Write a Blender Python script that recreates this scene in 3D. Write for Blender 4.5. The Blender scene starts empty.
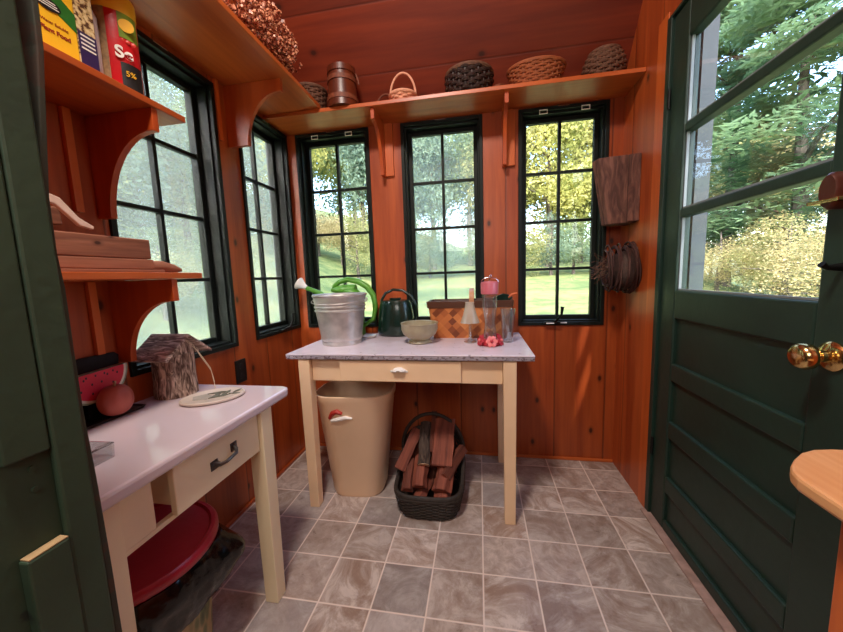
import bpy, bmesh, math, random
from mathutils import Vector, Matrix, Euler, noise
random.seed(7)
C = bpy.context.scene.collection
PI = math.pi
S = bpy.context.scene

# ---------------------------------------------------------------- camera
CAM_H = 1.16
yaw, pitch, roll, F = -0.17313, -0.11723, -0.03356, 334.65
fw = Vector((math.sin(yaw)*math.cos(pitch), math.cos(yaw)*math.cos(pitch), math.sin(pitch)))
r0 = Vector((math.cos(yaw), -math.sin(yaw), 0)); u0_ = r0.cross(fw)
rr = r0*math.cos(roll)+u0_*math.sin(roll); uu = -r0*math.sin(roll)+u0_*math.cos(roll)
cd = bpy.data.cameras.new('camera'); cam = bpy.data.objects.new('camera', cd); C.objects.link(cam)
M = Matrix((rr, uu, -fw)).transposed().to_4x4(); M.translation = (0, 0, CAM_H)
cam.matrix_world = M
cd.sensor_width = 36; cd.lens = 36*F/843; cd.clip_start = .02; cd.clip_end = 400
S.camera = cam

# ---------------------------------------------------------------- world, sun, area lights, exposure
w = bpy.data.worlds.new('sky'); S.world = w; w.use_nodes = True
wn = w.node_tree; wn.nodes.clear()
wo = wn.nodes.new('ShaderNodeOutputWorld'); bg = wn.nodes.new('ShaderNodeBackground')
sky = wn.nodes.new('ShaderNodeTexSky'); sky.sky_type = 'NISHITA'; sky.sun_disc = False
sky.sun_elevation = math.radians(38); sky.sun_rotation = math.radians(200); sky.air_density = 1.0; sky.dust_density = 2.5
wn.links.new(sky.outputs[0], bg.inputs[0]); wn.links.new(bg.outputs[0], wo.inputs[0])
bg.inputs[1].default_value = 1.3
sd = bpy.data.lights.new('sun', 'SUN'); sd.energy = 4.5; sd.angle = math.radians(1.5); sd.color = (1, .93, .80)
sun = bpy.data.objects.new('sun', sd); C.objects.link(sun)
sun.rotation_euler = (math.radians(48), 0, math.radians(14))      # from behind the shed, into the garden
def area(name, loc, rot, sx, sy, power, col):
    a = bpy.data.lights.new(name, 'AREA'); a.shape = 'RECTANGLE'; a.size = sx; a.size_y = sy; a.energy = power; a.color = col
    o = bpy.data.objects.new(name, a); C.objects.link(o); o.location = loc; o.rotation_euler = rot; return o
area('front_fill_light', (-.20, -.52, 1.75), (math.radians(72), 0, math.radians(-4)), .7, .5, 7.5, (1, .93, .86))  # unseen soft fill behind the camera, added to brighten the table fronts
area('ceiling_lamp_light', (-.42, .22, 3.08), (math.radians(14), 0, 0), .30, .30, 50, (1, .88, .78))
S.view_settings.view_transform = 'Standard'; S.view_settings.look = 'None'
S.view_settings.gamma = 1; S.view_settings.use_curve_mapping = False; S.view_settings.exposure = 0.10

# ---------------------------------------------------------------- colour and material helpers
def lin(c):
    return tuple(((v/255)/12.92 if v/255 <= .04045 else ((v/255+.055)/1.055)**2.4) for v in c)+(1,)
def newmat(name):
    m = bpy.data.materials.new(name); m.use_nodes = True
    nt = m.node_tree; b = nt.nodes['Principled BSDF']; return m, nt, b
def N(nt, t, **k):
    n = nt.nodes.new(t)
    for a, v in k.items(): setattr(n, a, v)
    return n
def math_(nt, op, a, b=None):
    n = N(nt, 'ShaderNodeMath', operation=op)
    for i, v in enumerate((a, b)):
        if v is None: continue
        if isinstance(v, (int, float)): n.inputs[i].default_value = v
        else: nt.links.new(v, n.inputs[i])
    return n.outputs[0]
def mixc(nt, fac, a, b, blend='MIX'):
    n = N(nt, 'ShaderNodeMix', data_type='RGBA', blend_type=blend)
    if isinstance(fac, (int, float)): n.inputs[0].default_value = fac
    else: nt.links.new(fac, n.inputs[0])
    for i, v in ((6, a), (7, b)):
        if isinstance(v, tuple): n.inputs[i].default_value = v
        else: nt.links.new(v, n.inputs[i])
    return n.outputs[2]
def ramp(nt, fac, stops):
    n = N(nt, 'ShaderNodeValToRGB'); e = n.color_ramp.elements
    while len(e) < len(stops): e.new(.5)
    for el, (p, c) in zip(e, stops): el.position = p; el.color = c
    nt.links.new(fac, n.inputs[0]); return n.outputs[0]
def paint(name, col, rough=.5, metal=0, var=.12, scale=9, bump=.15, col2=None, spec=.5, coat=0, thr=None):
    """painted / plain surface with soft colour variation; col2 shows as worn blotches above thr"""
    m, nt, b = newmat(name)
    tc = N(nt, 'ShaderNodeTexCoord'); n1 = N(nt, 'ShaderNodeTexNoise'); n1.inputs['Scale'].default_value = scale; n1.inputs['Detail'].default_value = 6
    nt.links.new(tc.outputs['Object'], n1.inputs['Vector'])
    c = lin(col); d = tuple(v*(1-var) for v in c[:3])+(1,); l = tuple(min(1, v*(1+var)) for v in c[:3])+(1,)
    o = ramp(nt, n1.outputs['Fac'], [(.3, d), (.7, l)])
    if col2:
        n2 = N(nt, 'ShaderNodeTexNoise'); n2.inputs['Scale'].default_value = scale*2.3; n2.inputs['Detail'].default_value = 8
        nt.links.new(tc.outputs['Object'], n2.inputs['Vector'])
        t = thr or .62
        f = ramp(nt, n2.outputs['Fac'], [(t, (0, 0, 0, 1)), (t+.04, (1, 1, 1, 1))])
        o = mixc(nt, f, o, lin(col2))
    nt.links.new(o, b.inputs['Base Color'])
    b.inputs['Roughness'].default_value = rough; b.inputs['Metallic'].default_value = metal
    b.inputs['Specular IOR Level'].default_value = spec; b.inputs['Coat Weight'].default_value = coat
    if bump:
        bp = N(nt, 'ShaderNodeBump'); bp.inputs['Strength'].default_value = bump; bp.inputs['Distance'].default_value = .004
        n3 = N(nt, 'ShaderNodeTexNoise'); n3.inputs['Scale'].default_value = scale*6
        nt.links.new(tc.outputs['Object'], n3.inputs['Vector']); nt.links.new(n3.outputs['Fac'], bp.inputs['Height']); nt.links.new(bp.outputs[0], b.inputs['Normal'])
    return m
def wood(name, light, dark, grain='z', board=None, board_w=.2, knots=True, rough=.38, off=0.0, scale=1.0, knot_col=(45, 14, 6), coat=.06, bump=.25, groove=.55):
    """varnished board wood; grain runs along one object axis, boards are laid side by side along another"""
    m, nt, b = newmat(name)
    tc = N(nt, 'ShaderNodeTexCoord'); sp = N(nt, 'ShaderNodeSeparateXYZ'); nt.links.new(tc.outputs['Object'], sp.inputs[0])
    ax = {'x': 0, 'y': 1, 'z': 2}
    vec = tc.outputs['Object']; seed = None
    if board:
        v = math_(nt, 'DIVIDE', math_(nt, 'ADD', sp.outputs[ax[board]], 50+off), board_w)
        idx = math_(nt, 'FLOOR', v); fr = math_(nt, 'FRACT', v)
        wh = N(nt, 'ShaderNodeTexWhiteNoise', noise_dimensions='1D'); nt.links.new(idx, wh.inputs['W']); seed = wh.outputs['Value']
        cmb = N(nt, 'ShaderNodeVectorMath', operation='MULTIPLY_ADD')
        nt.links.new(wh.outputs['Color'], cmb.inputs[0]); cmb.inputs[1].default_value = (7, 7, 7); nt.links.new(tc.outputs['Object'], cmb.inputs[2])
        vec = cmb.outputs[0]
    mp = N(nt, 'ShaderNodeMapping'); s = [11*scale]*3; s[ax[grain]] = .8*scale; mp.inputs['Scale'].default_value = s
    nt.links.new(vec, mp.inputs['Vector'])
    n1 = N(nt, 'ShaderNodeTexNoise'); n1.inputs['Scale'].default_value = 1; n1.inputs['Detail'].default_value = 4; n1.inputs['Distortion'].default_value = .6
    nt.links.new(mp.outputs[0], n1.inputs['Vector'])
    fine = N(nt, 'ShaderNodeTexNoise'); fine.inputs['Scale'].default_value = 6; fine.inputs['Detail'].default_value = 3
    nt.links.new(mp.outputs[0], fine.inputs['Vector'])
    g = math_(nt, 'ADD', math_(nt, 'MULTIPLY', n1.outputs['Fac'], .75), math_(nt, 'MULTIPLY', fine.outputs['Fac'], .25))
    col = ramp(nt, g, [(.34, lin(dark)), (.62, lin(light))])
    if knots:
        mk = N(nt, 'ShaderNodeMapping'); s = [5.5*scale]*3; s[ax[grain]] = 3.2*scale
        if board: s[3-ax[grain]-ax[board]] = 1
        mk.inputs['Scale'].default_value = s; nt.links.new(vec, mk.inputs['Vector'])
        vo = N(nt, 'ShaderNodeTexVoronoi'); vo.inputs['Scale'].default_value = 1
        if board:
            vo.voronoi_dimensions = '2D'; s2 = N(nt, 'ShaderNodeSeparateXYZ'); c2 = N(nt, 'ShaderNodeCombineXYZ'); nt.links.new(mk.outputs[0], s2.inputs[0])
            nt.links.new(s2.outputs[ax[grain]], c2.inputs[0]); nt.links.new(s2.outputs[ax[board]], c2.inputs[1]); nt.links.new(c2.outputs[0], vo.inputs['Vector'])
        else: nt.links.new(mk.outputs[0], vo.inputs['Vector'])
        sc = N(nt, 'ShaderNodeSeparateColor'); nt.links.new(vo.outputs['Color'], sc.inputs[0])
        on = math_(nt, 'GREATER_THAN', sc.outputs[0], .5 if board else .2)
        k = ramp(nt, vo.outputs['Distance'], [(.035, (1, 1, 1, 1)), (.065, (.35, .35, .35, 1)), (.12, (0, 0, 0, 1))])
        col = mixc(nt, math_(nt, 'MULTIPLY', math_(nt, 'MULTIPLY', k, on), .9), col, lin(knot_col))
    if seed is not None:
        hv = N(nt, 'ShaderNodeHueSaturation'); nt.links.new(col, hv.inputs['Color'])
        nt.links.new(math_(nt, 'ADD', math_(nt, 'MULTIPLY', seed, .45), .78), hv.inputs['Value']); col = hv.outputs[0]
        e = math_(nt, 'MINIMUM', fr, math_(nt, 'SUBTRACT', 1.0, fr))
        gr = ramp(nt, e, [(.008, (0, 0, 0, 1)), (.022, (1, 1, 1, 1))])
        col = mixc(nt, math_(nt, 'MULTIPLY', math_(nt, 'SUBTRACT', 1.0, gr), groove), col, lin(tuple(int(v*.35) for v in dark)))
    nt.links.new(col, b.inputs['Base Color'])
    b.inputs['Roughness'].default_value = rough; b.inputs['Coat Weight'].default_value = coat; b.inputs['Coat Roughness'].default_value = .3
    bp = N(nt, 'ShaderNodeBump'); bp.inputs['Strength'].default_value = bump; bp.inputs['Distance'].default_value = .003
    h = g
    if seed is not None: h = math_(nt, 'ADD', math_(nt, 'MULTIPLY', g, .3), gr)
    nt.links.new(h, bp.inputs['Height']); nt.links.new(bp.outputs[0], b.inputs['Normal'])
    return m
def glassmat(name, tint=(1, 1, 1), gloss=.12, rough=.02, diffuse=0.0, dcol=(.8, .85, .85)):
    m, nt, b = newmat(name); nt.nodes.remove(b)
    o = nt.nodes['Material Output']; t = N(nt, 'ShaderNodeBsdfTransparent'); t.inputs[0].default_value = tint+(1,)
    g = N(nt, 'ShaderNodeBsdfGlossy'); g.inputs['Roughness'].default_value = rough
    lw = N(nt, 'ShaderNodeLayerWeight'); lw.inputs['Blend'].default_value = .35
    f = math_(nt, 'ADD', math_(nt, 'MULTIPLY', lw.outputs['Facing'], gloss*2.4), gloss*.3)
    mx = N(nt, 'ShaderNodeMixShader'); nt.links.new(f, mx.inputs[0]); nt.links.new(t.outputs[0], mx.inputs[1]); nt.links.new(g.outputs[0], mx.inputs[2])
    out = mx.outputs[0]
    if diffuse:
        d = N(nt, 'ShaderNodeBsdfDiffuse'); d.inputs[0].default_value = dcol+(1,)
        tl = N(nt, 'ShaderNodeBsdfTranslucent'); tl.inputs[0].default_value = dcol+(1,)
        dd = N(nt, 'ShaderNodeMixShader'); dd.inputs[0].default_value = .6; nt.links.new(d.outputs[0], dd.inputs[1]); nt.links.new(tl.outputs[0], dd.inputs[2])
        m2 = N(nt, 'ShaderNodeMixShader'); m2.inputs[0].default_value = diffuse
        nt.links.new(out, m2.inputs[1]); nt.links.new(dd.outputs[0], m2.inputs[2]); out = m2.outputs[0]
    nt.links.new(out, o.inputs['Surface']); return m
def bark(name, light, dark, axis='z', scale=30):
    m, nt, b = newmat(name)
    tc = N(nt, 'ShaderNodeTexCoord'); mp = N(nt, 'ShaderNodeMapping'); s = [scale]*3; s['xyz'.index(axis)] = scale*.22; mp.inputs['Scale'].default_value = s
    nt.links.new(tc.outputs['Object'], mp.inputs[0])
    n1 = N(nt, 'ShaderNodeTexNoise'); n1.inputs['Scale'].default_value = 1.6; n1.inputs['Detail'].default_value = 7; n1.inputs['Distortion'].default_value = 1.2
    nt.links.new(mp.outputs[0], n1.inputs['Vector'])
    col = ramp(nt, n1.outputs['Fac'], [(.36, lin(dark)), (.5, lin(tuple((a+c)//2 for a, c in zip(light, dark)))), (.66, lin(light))])
    nt.links.new(col, b.inputs['Base Color']); b.inputs['Roughness'].default_value = .9
    bp = N(nt, 'ShaderNodeBump'); bp.inputs['Strength'].default_value = .9; bp.inputs['Distance'].default_value = .008
    nt.links.new(n1.outputs['Fac'], bp.inputs['Height']); nt.links.new(bp.outputs[0], b.inputs['Normal'])
    return m
def leafmat(name, a, bcol, trans=.45):
    m, nt, b = newmat(name); nt.nodes.remove(b); o = nt.nodes['Material Output']
    tc = N(nt, 'ShaderNodeTexCoord'); n1 = N(nt, 'ShaderNodeTexNoise'); n1.inputs['Scale'].default_value = .9; n1.inputs['Detail'].default_value = 6
    nt.links.new(tc.outputs['Object'], n1.inputs['Vector'])
    col = ramp(nt, n1.outputs['Fac'], [(.38, lin(a)), (.62, lin(bcol))])
    d = N(nt, 'ShaderNodeBsdfDiffuse'); t = N(nt, 'ShaderNodeBsdfTranslucent'); mx = N(nt, 'ShaderNodeMixShader'); mx.inputs[0].default_value = trans
    nt.links.new(col, d.inputs[0]); nt.links.new(col, t.inputs[0]); nt.links.new(d.outputs[0], mx.inputs[1]); nt.links.new(t.outputs[0], mx.inputs[2])
    nt.links.new(mx.outputs[0], o.inputs['Surface']); return m

PL, PD = (180, 84, 36), (140, 54, 20)            # varnished pine, light and dark
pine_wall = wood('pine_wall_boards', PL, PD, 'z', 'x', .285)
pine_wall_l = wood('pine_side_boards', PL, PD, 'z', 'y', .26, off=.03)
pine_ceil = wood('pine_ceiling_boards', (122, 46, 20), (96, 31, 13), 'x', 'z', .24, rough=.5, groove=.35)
pine_shelf_x = wood('pine_shelf_board', (194, 96, 42), (160, 68, 26), 'x', off=.2)
pine_shelf_y = wood('pine_shelf_board_side', (194, 96, 42), (160, 68, 26), 'y')
pine_z = wood('pine_upright', (204, 100, 42), (170, 72, 26), 'z', knots=False)
pine_knotty = wood('pine_bracket', (190, 84, 34), (156, 58, 20), 'z', scale=.8)
pine_top = wood('pine_stool_top', (226, 172, 122), (205, 140, 88), 'y', scale=1.6)
cream = paint('cream_paint', (240, 222, 184), .42, var=.05, scale=5, bump=.08)
cream_tan = paint('cream_tan_paint', (242, 206, 166), .42, var=.06, scale=5, bump=.08)
enamel = paint('white_enamel', (214, 198, 204), .12, var=.03, scale=3, bump=.03, coat=.4)
enamel_worn = paint('worn_enamel', (214, 200, 208), .3, var=.06, scale=14, bump=.1, col2=(150, 132, 140), thr=.66)
rimworn = paint('chipped_enamel_rim', (158, 148, 156), .4, var=.2, scale=40, bump=.2, col2=(96, 80, 84), thr=.54)
green_door = paint('dark_green_door_paint', (26, 48, 39), .45, var=.18, scale=6, bump=.2)
green_leaf = paint('weathered_green_paint', (48, 68, 50), .6, var=.16, scale=8, bump=.2, col2=(32, 42, 33), thr=.68)
brown_edge = paint('bare_dark_edge', (62, 46, 36), .8, var=.3, scale=20, bump=.4)
edge_green = paint('worn_green_edge', (52, 54, 42), .8, var=.2, scale=12, bump=.1, col2=(66, 50, 38), thr=.55)
worn_tan = paint('worn_bare_wood', (168, 140, 100), .8, var=.25, scale=40)
blackgreen = paint('window_frame_paint', (15, 21, 17), .5, var=.2, scale=6, bump=.1, spec=.25)
blackmetal = paint('black_metal', (20, 20, 20), .35, .4, .1)
brass = paint('polished_brass', (214, 184, 124), .18, 1, .12, 20, .02)
chrome = paint('bright_metal', (200, 200, 205), .15, 1, .05, 10, 0)
galv = paint('galvanized_steel', (206, 200, 194), .42, .8, .22, 16, .05)
pull_metal = paint('pewter_pull', (98, 94, 92), .35, .9, .2, 30, .1)
white_glaze = paint('white_ceramic', (240, 236, 230), .2, 0, .04, 8, 0)
glass = glassmat('window_glass', (.97, .985, .98), .05)
screen = glassmat('fine_window_mesh', (1, 1, 1), .0, .5, .20, (.80, .90, .88))
clearglass = glassmat('clear_glass', (.90, .93, .93), .36, .05, .06, (.9, .9, .9))

# ---------------------------------------------------------------- geometry helpers
class MB:
    def __init__(s): s.bm = bmesh.new()
    def quad(s, *pts):
        s.bm.faces.new([s.bm.verts.new(p) for p in pts]); return s
    def box(s, x0, x1, y0, y1, z0, z1):
        v = [s.bm.verts.new((x, y, z)) for x in (x0, x1) for y in (y0, y1) for z in (z0, z1)]
        for f in ((0, 1, 3, 2), (4, 6, 7, 5), (0, 4, 5, 1), (2, 3, 7, 6), (0, 2, 6, 4), (1, 5, 7, 3)): s.bm.faces.new([v[i] for i in f])
        return s
    def obox(s, c, size, rot=(0, 0, 0), taper=1.0):
        R = Euler(rot).to_matrix(); c = Vector(c); v = []
        for x in (-.5, .5):
            for y in (-.5, .5):
                for z in (-.5, .5):
                    k = taper if z > 0 else 1
                    v.append(s.bm.verts.new(c+R@Vector((x*size[0]*k, y*size[1]*k, z*size[2]))))
        for f in ((0, 1, 3, 2), (4, 6, 7, 5), (0, 4, 5, 1), (2, 3, 7, 6), (0, 2, 6, 4), (1, 5, 7, 3)): s.bm.faces.new([v[i] for i in f])
        return s
    def taperleg(s, x, y, z0, z1, wb, wt):
        a = [s.bm.verts.new((x+i*wb/2, y+j*wb/2, z0)) for i, j in ((-1, -1), (1, -1), (1, 1), (-1, 1))]
        b = [s.bm.verts.new((x+i*wt/2, y+j*wt/2, z1)) for i, j in ((-1, -1), (1, -1), (1, 1), (-1, 1))]
        s.bm.faces.new(a[::-1]); s.bm.faces.new(b)
        for i in range(4): s.bm.faces.new((a[i], a[(i+1) % 4], b[(i+1) % 4], b[i]))
        return s
    def tube(s, pts, r, seg=8, closed=False):
        pts = [Vector(p) for p in pts]; n = len(pts); rs = r if isinstance(r, (list, tuple)) else [r]*n
        rings = []; prev = None
        for i, p in enumerate(pts):
            a = pts[(i-1) % n] if (i or closed) else p; b = pts[(i+1) % n] if (i < n-1 or closed) else p
            t = (b-a)
            t = t.normalized() if t.length > 1e-9 else Vector((0, 0, 1))
            if prev is None:
                up = Vector((0, 0, 1)) if abs(t.z) < .9 else Vector((1, 0, 0)); nx = t.cross(up).normalized()
            else:
                nx = prev-t*prev.dot(t); nx = nx.normalized() if nx.length > 1e-6 else t.orthogonal().normalized()
            prev = nx; ny = t.cross(nx)
            rings.append([s.bm.verts.new(p+(nx*math.cos(2*PI*k/seg)+ny*math.sin(2*PI*k/seg))*rs[i]) for k in range(seg)])
        m = n if closed else n-1
        for i in range(m):
            A, B = rings[i], rings[(i+1) % n]
            for k in range(seg): s.bm.faces.new((A[k], A[(k+1) % seg], B[(k+1) % seg], B[k]))
        if not closed:
            s.bm.faces.new(rings[0][::-1]); s.bm.faces.new(rings[-1])
        return s
    def lathe(s, prof, seg=32, c=(0, 0, 0), sx=1, sy=1, rib=0, nrib=0, fn=None):
        rings = []
        for i, (r, z) in enumerate(prof):
            ring = []
            for k in range(seg):
                a = 2*PI*k/seg; q = r*(1+rib*abs(math.sin(nrib*a/2))) if rib else r
                if fn: q = fn(a, q, z)
                ring.append(s.bm.verts.new((c[0]+q*math.cos(a)*sx, c[1]+q*math.sin(a)*sy, c[2]+z)))
            rings.append(ring)
        for A, B in zip(rings, rings[1:]):
            for k in range(seg): s.bm.faces.new((A[k], A[(k+1) % seg], B[(k+1) % seg], B[k]))
        if prof[0][0] > 1e-5: s.bm.faces.new(rings[0][::-1])
        if prof[-1][0] > 1e-5: s.bm.faces.new(rings[-1])
        return s
    def prism(s, poly, axis, t0, t1):
        def P(a, b, t): return {'x': (t, a, b), 'y': (a, t, b), 'z': (a, b, t)}[axis]
        A = [s.bm.verts.new(P(a, b, t0)) for a, b in poly]; B = [s.bm.verts.new(P(a, b, t1)) for a, b in poly]
        s.bm.faces.new(A[::-1]); s.bm.faces.new(B); n = len(A)
        for i in range(n): s.bm.faces.new((A[i], A[(i+1) % n], B[(i+1) % n], B[i]))
        return s
    def blob(s, c, r, sub=2, sc=(1, 1, 1), amp=0, fr=3):
        q = bmesh.ops.create_icosphere(s.bm, subdivisions=sub, radius=1)
        for v in q['verts']:
            k = 1+amp*noise.noise(v.co*fr+Vector(c)*9)
            v.co = Vector(c)+Vector((v.co.x*sc[0], v.co.y*sc[1], v.co.z*sc[2]))*r*k
        return s
    def tilt(s, mat):
        bmesh.ops.transform(s.bm, matrix=mat, verts=s.bm.verts); return s
    def out(s, name, mat, parent=None, loc=None, smooth=False, bevel=0, rot=None):
        bmesh.ops.recalc_face_normals(s.bm, faces=s.bm.faces)
        me = bpy.data.meshes.new(name); s.bm.to_mesh(me); s.bm.free()
        if mat: me.materials.append(mat)
        if smooth:
            for p in me.polygons: p.use_smooth = True
            try: me.set_sharp_from_angle(angle=math.radians(42))
            except Exception: pass
        o = bpy.data.objects.new(name, me); C.objects.link(o)
        if loc: o.location = loc
        if rot: o.rotation_euler = rot
        if parent: o.parent = parent
        if bevel:
            b = o.modifiers.new('bevel', 'BEVEL'); b.width = bevel; b.segments = 2; b.limit_method = 'ANGLE'; b.angle_limit = math.radians(35)
        return o
def thing(name, label, cat, loc=(0, 0, 0), rz=0, group=None):
    o = bpy.data.objects.new(name, None); C.objects.link(o); o.empty_display_size = .05
    o.location = loc; o.rotation_euler = (0, 0, rz); o['label'] = label; o['category'] = cat
    if group: o['group'] = group
    return o
def tag(o, label, cat, group=None, kind=None):
    o['label'] = label; o['category'] = cat
    if group: o['group'] = group
    if kind: o['kind'] = kind
    return o
def struct(o, label=None, cat=None):
    o['kind'] = 'structure'
    if label: o['label'] = label
    if cat: o['category'] = cat
    return o
def dup(root, loc, rz=None, label=None, group=None, scale=None):
    r = root.copy(); C.objects.link(r); r.location = loc
    if rz is not None: r.rotation_euler = (0, 0, rz)
    if scale: r.scale = scale if isinstance(scale, tuple) else (scale,)*3
    if label: r['label'] = label
    if group: r['group'] = group
    for ch in list(root.children):
        c = ch.copy(); C.objects.link(c); c.parent = r
        for g in ch.children:
            d = g.copy(); C.objects.link(d); d.parent = c
    return r
def text(body, size, mat, name, parent, loc, rot, extrude=.0004, offset=0):
    cu = bpy.data.curves.new('t', 'FONT'); cu.body = body; cu.size = size; cu.extrude = extrude; cu.offset = offset
    cu.align_x = 'CENTER'; cu.align_y = 'CENTER'
    t = bpy.data.objects.new('t', cu); C.objects.link(t)
    me = bpy.data.meshes.new_from_object(t.evaluated_get(bpy.context.evaluated_depsgraph_get()))
    bpy.data.objects.remove(t); me.name = name; me.materials.clear(); me.materials.append(mat)
    o = bpy.data.objects.new(name, me); C.objects.link(o); o.location = loc; o.rotation_euler = rot; o.parent = parent
    return o

# ================================================================= THE ROOM
BW, LW, RW, FWY = 2.085, -1.203, .785, -.62        # back, left, right, front inner faces
def wall(name, axis, pos, thick, u0, u1, z0, z1, holes, mat):
    us = sorted({u0, u1, *[h[0] for h in holes], *[h[1] for h in holes]}); zs = sorted({z0, z1, *[h[2] for h in holes], *[h[3] for h in holes]})
    def solid(i, j):
        if i < 0 or j < 0 or i >= len(us)-1 or j >= len(zs)-1: return False
        cu, cz = (us[i]+us[i+1])/2, (zs[j]+zs[j+1])/2
        return not any(h[0] < cu < h[1] and h[2] < cz < h[3] for h in holes)
    P = (lambda u, n, z: (u, pos+n, z)) if axis == 'y' else (lambda u, n, z: (pos+n, u, z))
    m = MB()
    for i in range(len(us)-1):
        for j in range(len(zs)-1):
            if not solid(i, j): continue
            a, b, c, d = us[i], us[i+1], zs[j], zs[j+1]
            for n in (0, thick): m.quad(P(a, n, c), P(b, n, c), P(b, n, d), P(a, n, d))
            if not solid(i-1, j): m.quad(P(a, 0, c), P(a, thick, c), P(a, thick, d), P(a, 0, d))
            if not solid(i+1, j): m.quad(P(b, 0, c), P(b, thick, c), P(b, thick, d), P(b, 0, d))
            if not solid(i, j-1): m.quad(P(a, 0, c), P(b, 0, c), P(b, thick, c), P(a, thick, c))
            if not solid(i, j+1): m.quad(P(a, 0, d), P(b, 0, d), P(b, thick, d), P(a, thick, d))
    bmesh.ops.remove_doubles(m.bm, verts=m.bm.verts, dist=1e-5)
    return struct(m.out(name, mat))
WZ0, WZ1 = .845, 2.075
back_w = [(-1.14, -.655), (-.455, .030), (.230, .710)]
left_w = [(.945, 1.475), (1.62, 2.075)]
e = .012
wall('wall_back', 'y', BW, .13, LW-.13, RW+.13, 0, 2.20, [(a+e, b-e, WZ0+e, WZ1-e) for a, b in back_w], pine_wall)
wall('wall_left', 'x', LW, -.13, FWY, BW, 0, 2.20, [(a+e, b-e, WZ0+e, WZ1-e) for a, b in left_w], pine_wall_l)
DY0, DY1, DZ = .80, 1.655, 2.17
wall('wall_right', 'x', RW, .11, FWY, BW, 0, 2.20, [(DY0, DY1, .0, DZ)], pine_wall_l)
wall('wall_front', 'y', FWY, -.11, LW-.13, RW+.13, 0, 2.20, [(-.64, .26, .0, 2.05)], pine_wall)
SL = 1.38; RY = (BW+FWY)/2; RZ = 2.2+(BW-RY)*SL
for nm, xa, xb in (('wall_gable_left', LW-.13, LW), ('wall_gable_right', RW, RW+.13)):
    struct(MB().prism([(FWY, 2.2), (BW, 2.2), (RY, RZ)], 'x', xa, xb).out(nm, pine_wall_l))
k = .12
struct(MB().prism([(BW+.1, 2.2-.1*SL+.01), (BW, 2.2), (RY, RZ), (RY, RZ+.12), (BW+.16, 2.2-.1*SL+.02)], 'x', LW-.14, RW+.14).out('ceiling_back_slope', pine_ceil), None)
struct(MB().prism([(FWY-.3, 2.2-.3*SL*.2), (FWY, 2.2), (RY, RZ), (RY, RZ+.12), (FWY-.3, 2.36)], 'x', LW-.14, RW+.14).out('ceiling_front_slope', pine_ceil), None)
# unseen box added outside the open front door; blocks sun and front light
struct(MB().box(-1.3, .9, -2.3, FWY-.12, 2.25, 2.3).out('ceiling_light_block', pine_ceil))
struct(MB().box(-1.36, -1.30, -2.3, FWY-.12, -.06, 2.25).out('wall_light_block_left', pine_wall_l))
struct(MB().box(.90, .96, -2.3, FWY-.12, -.06, 2.25).out('wall_light_block_right', pine_wall_l))
struct(MB().box(-1.36, .96, -2.36, -2.3, -.06, 2.3).out('wall_light_block_front', pine_wall))
struct(MB().box(-1.30, .90, -2.3, FWY-.11, -.06, 0).out('floor_light_block', pine_shelf_y))

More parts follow.
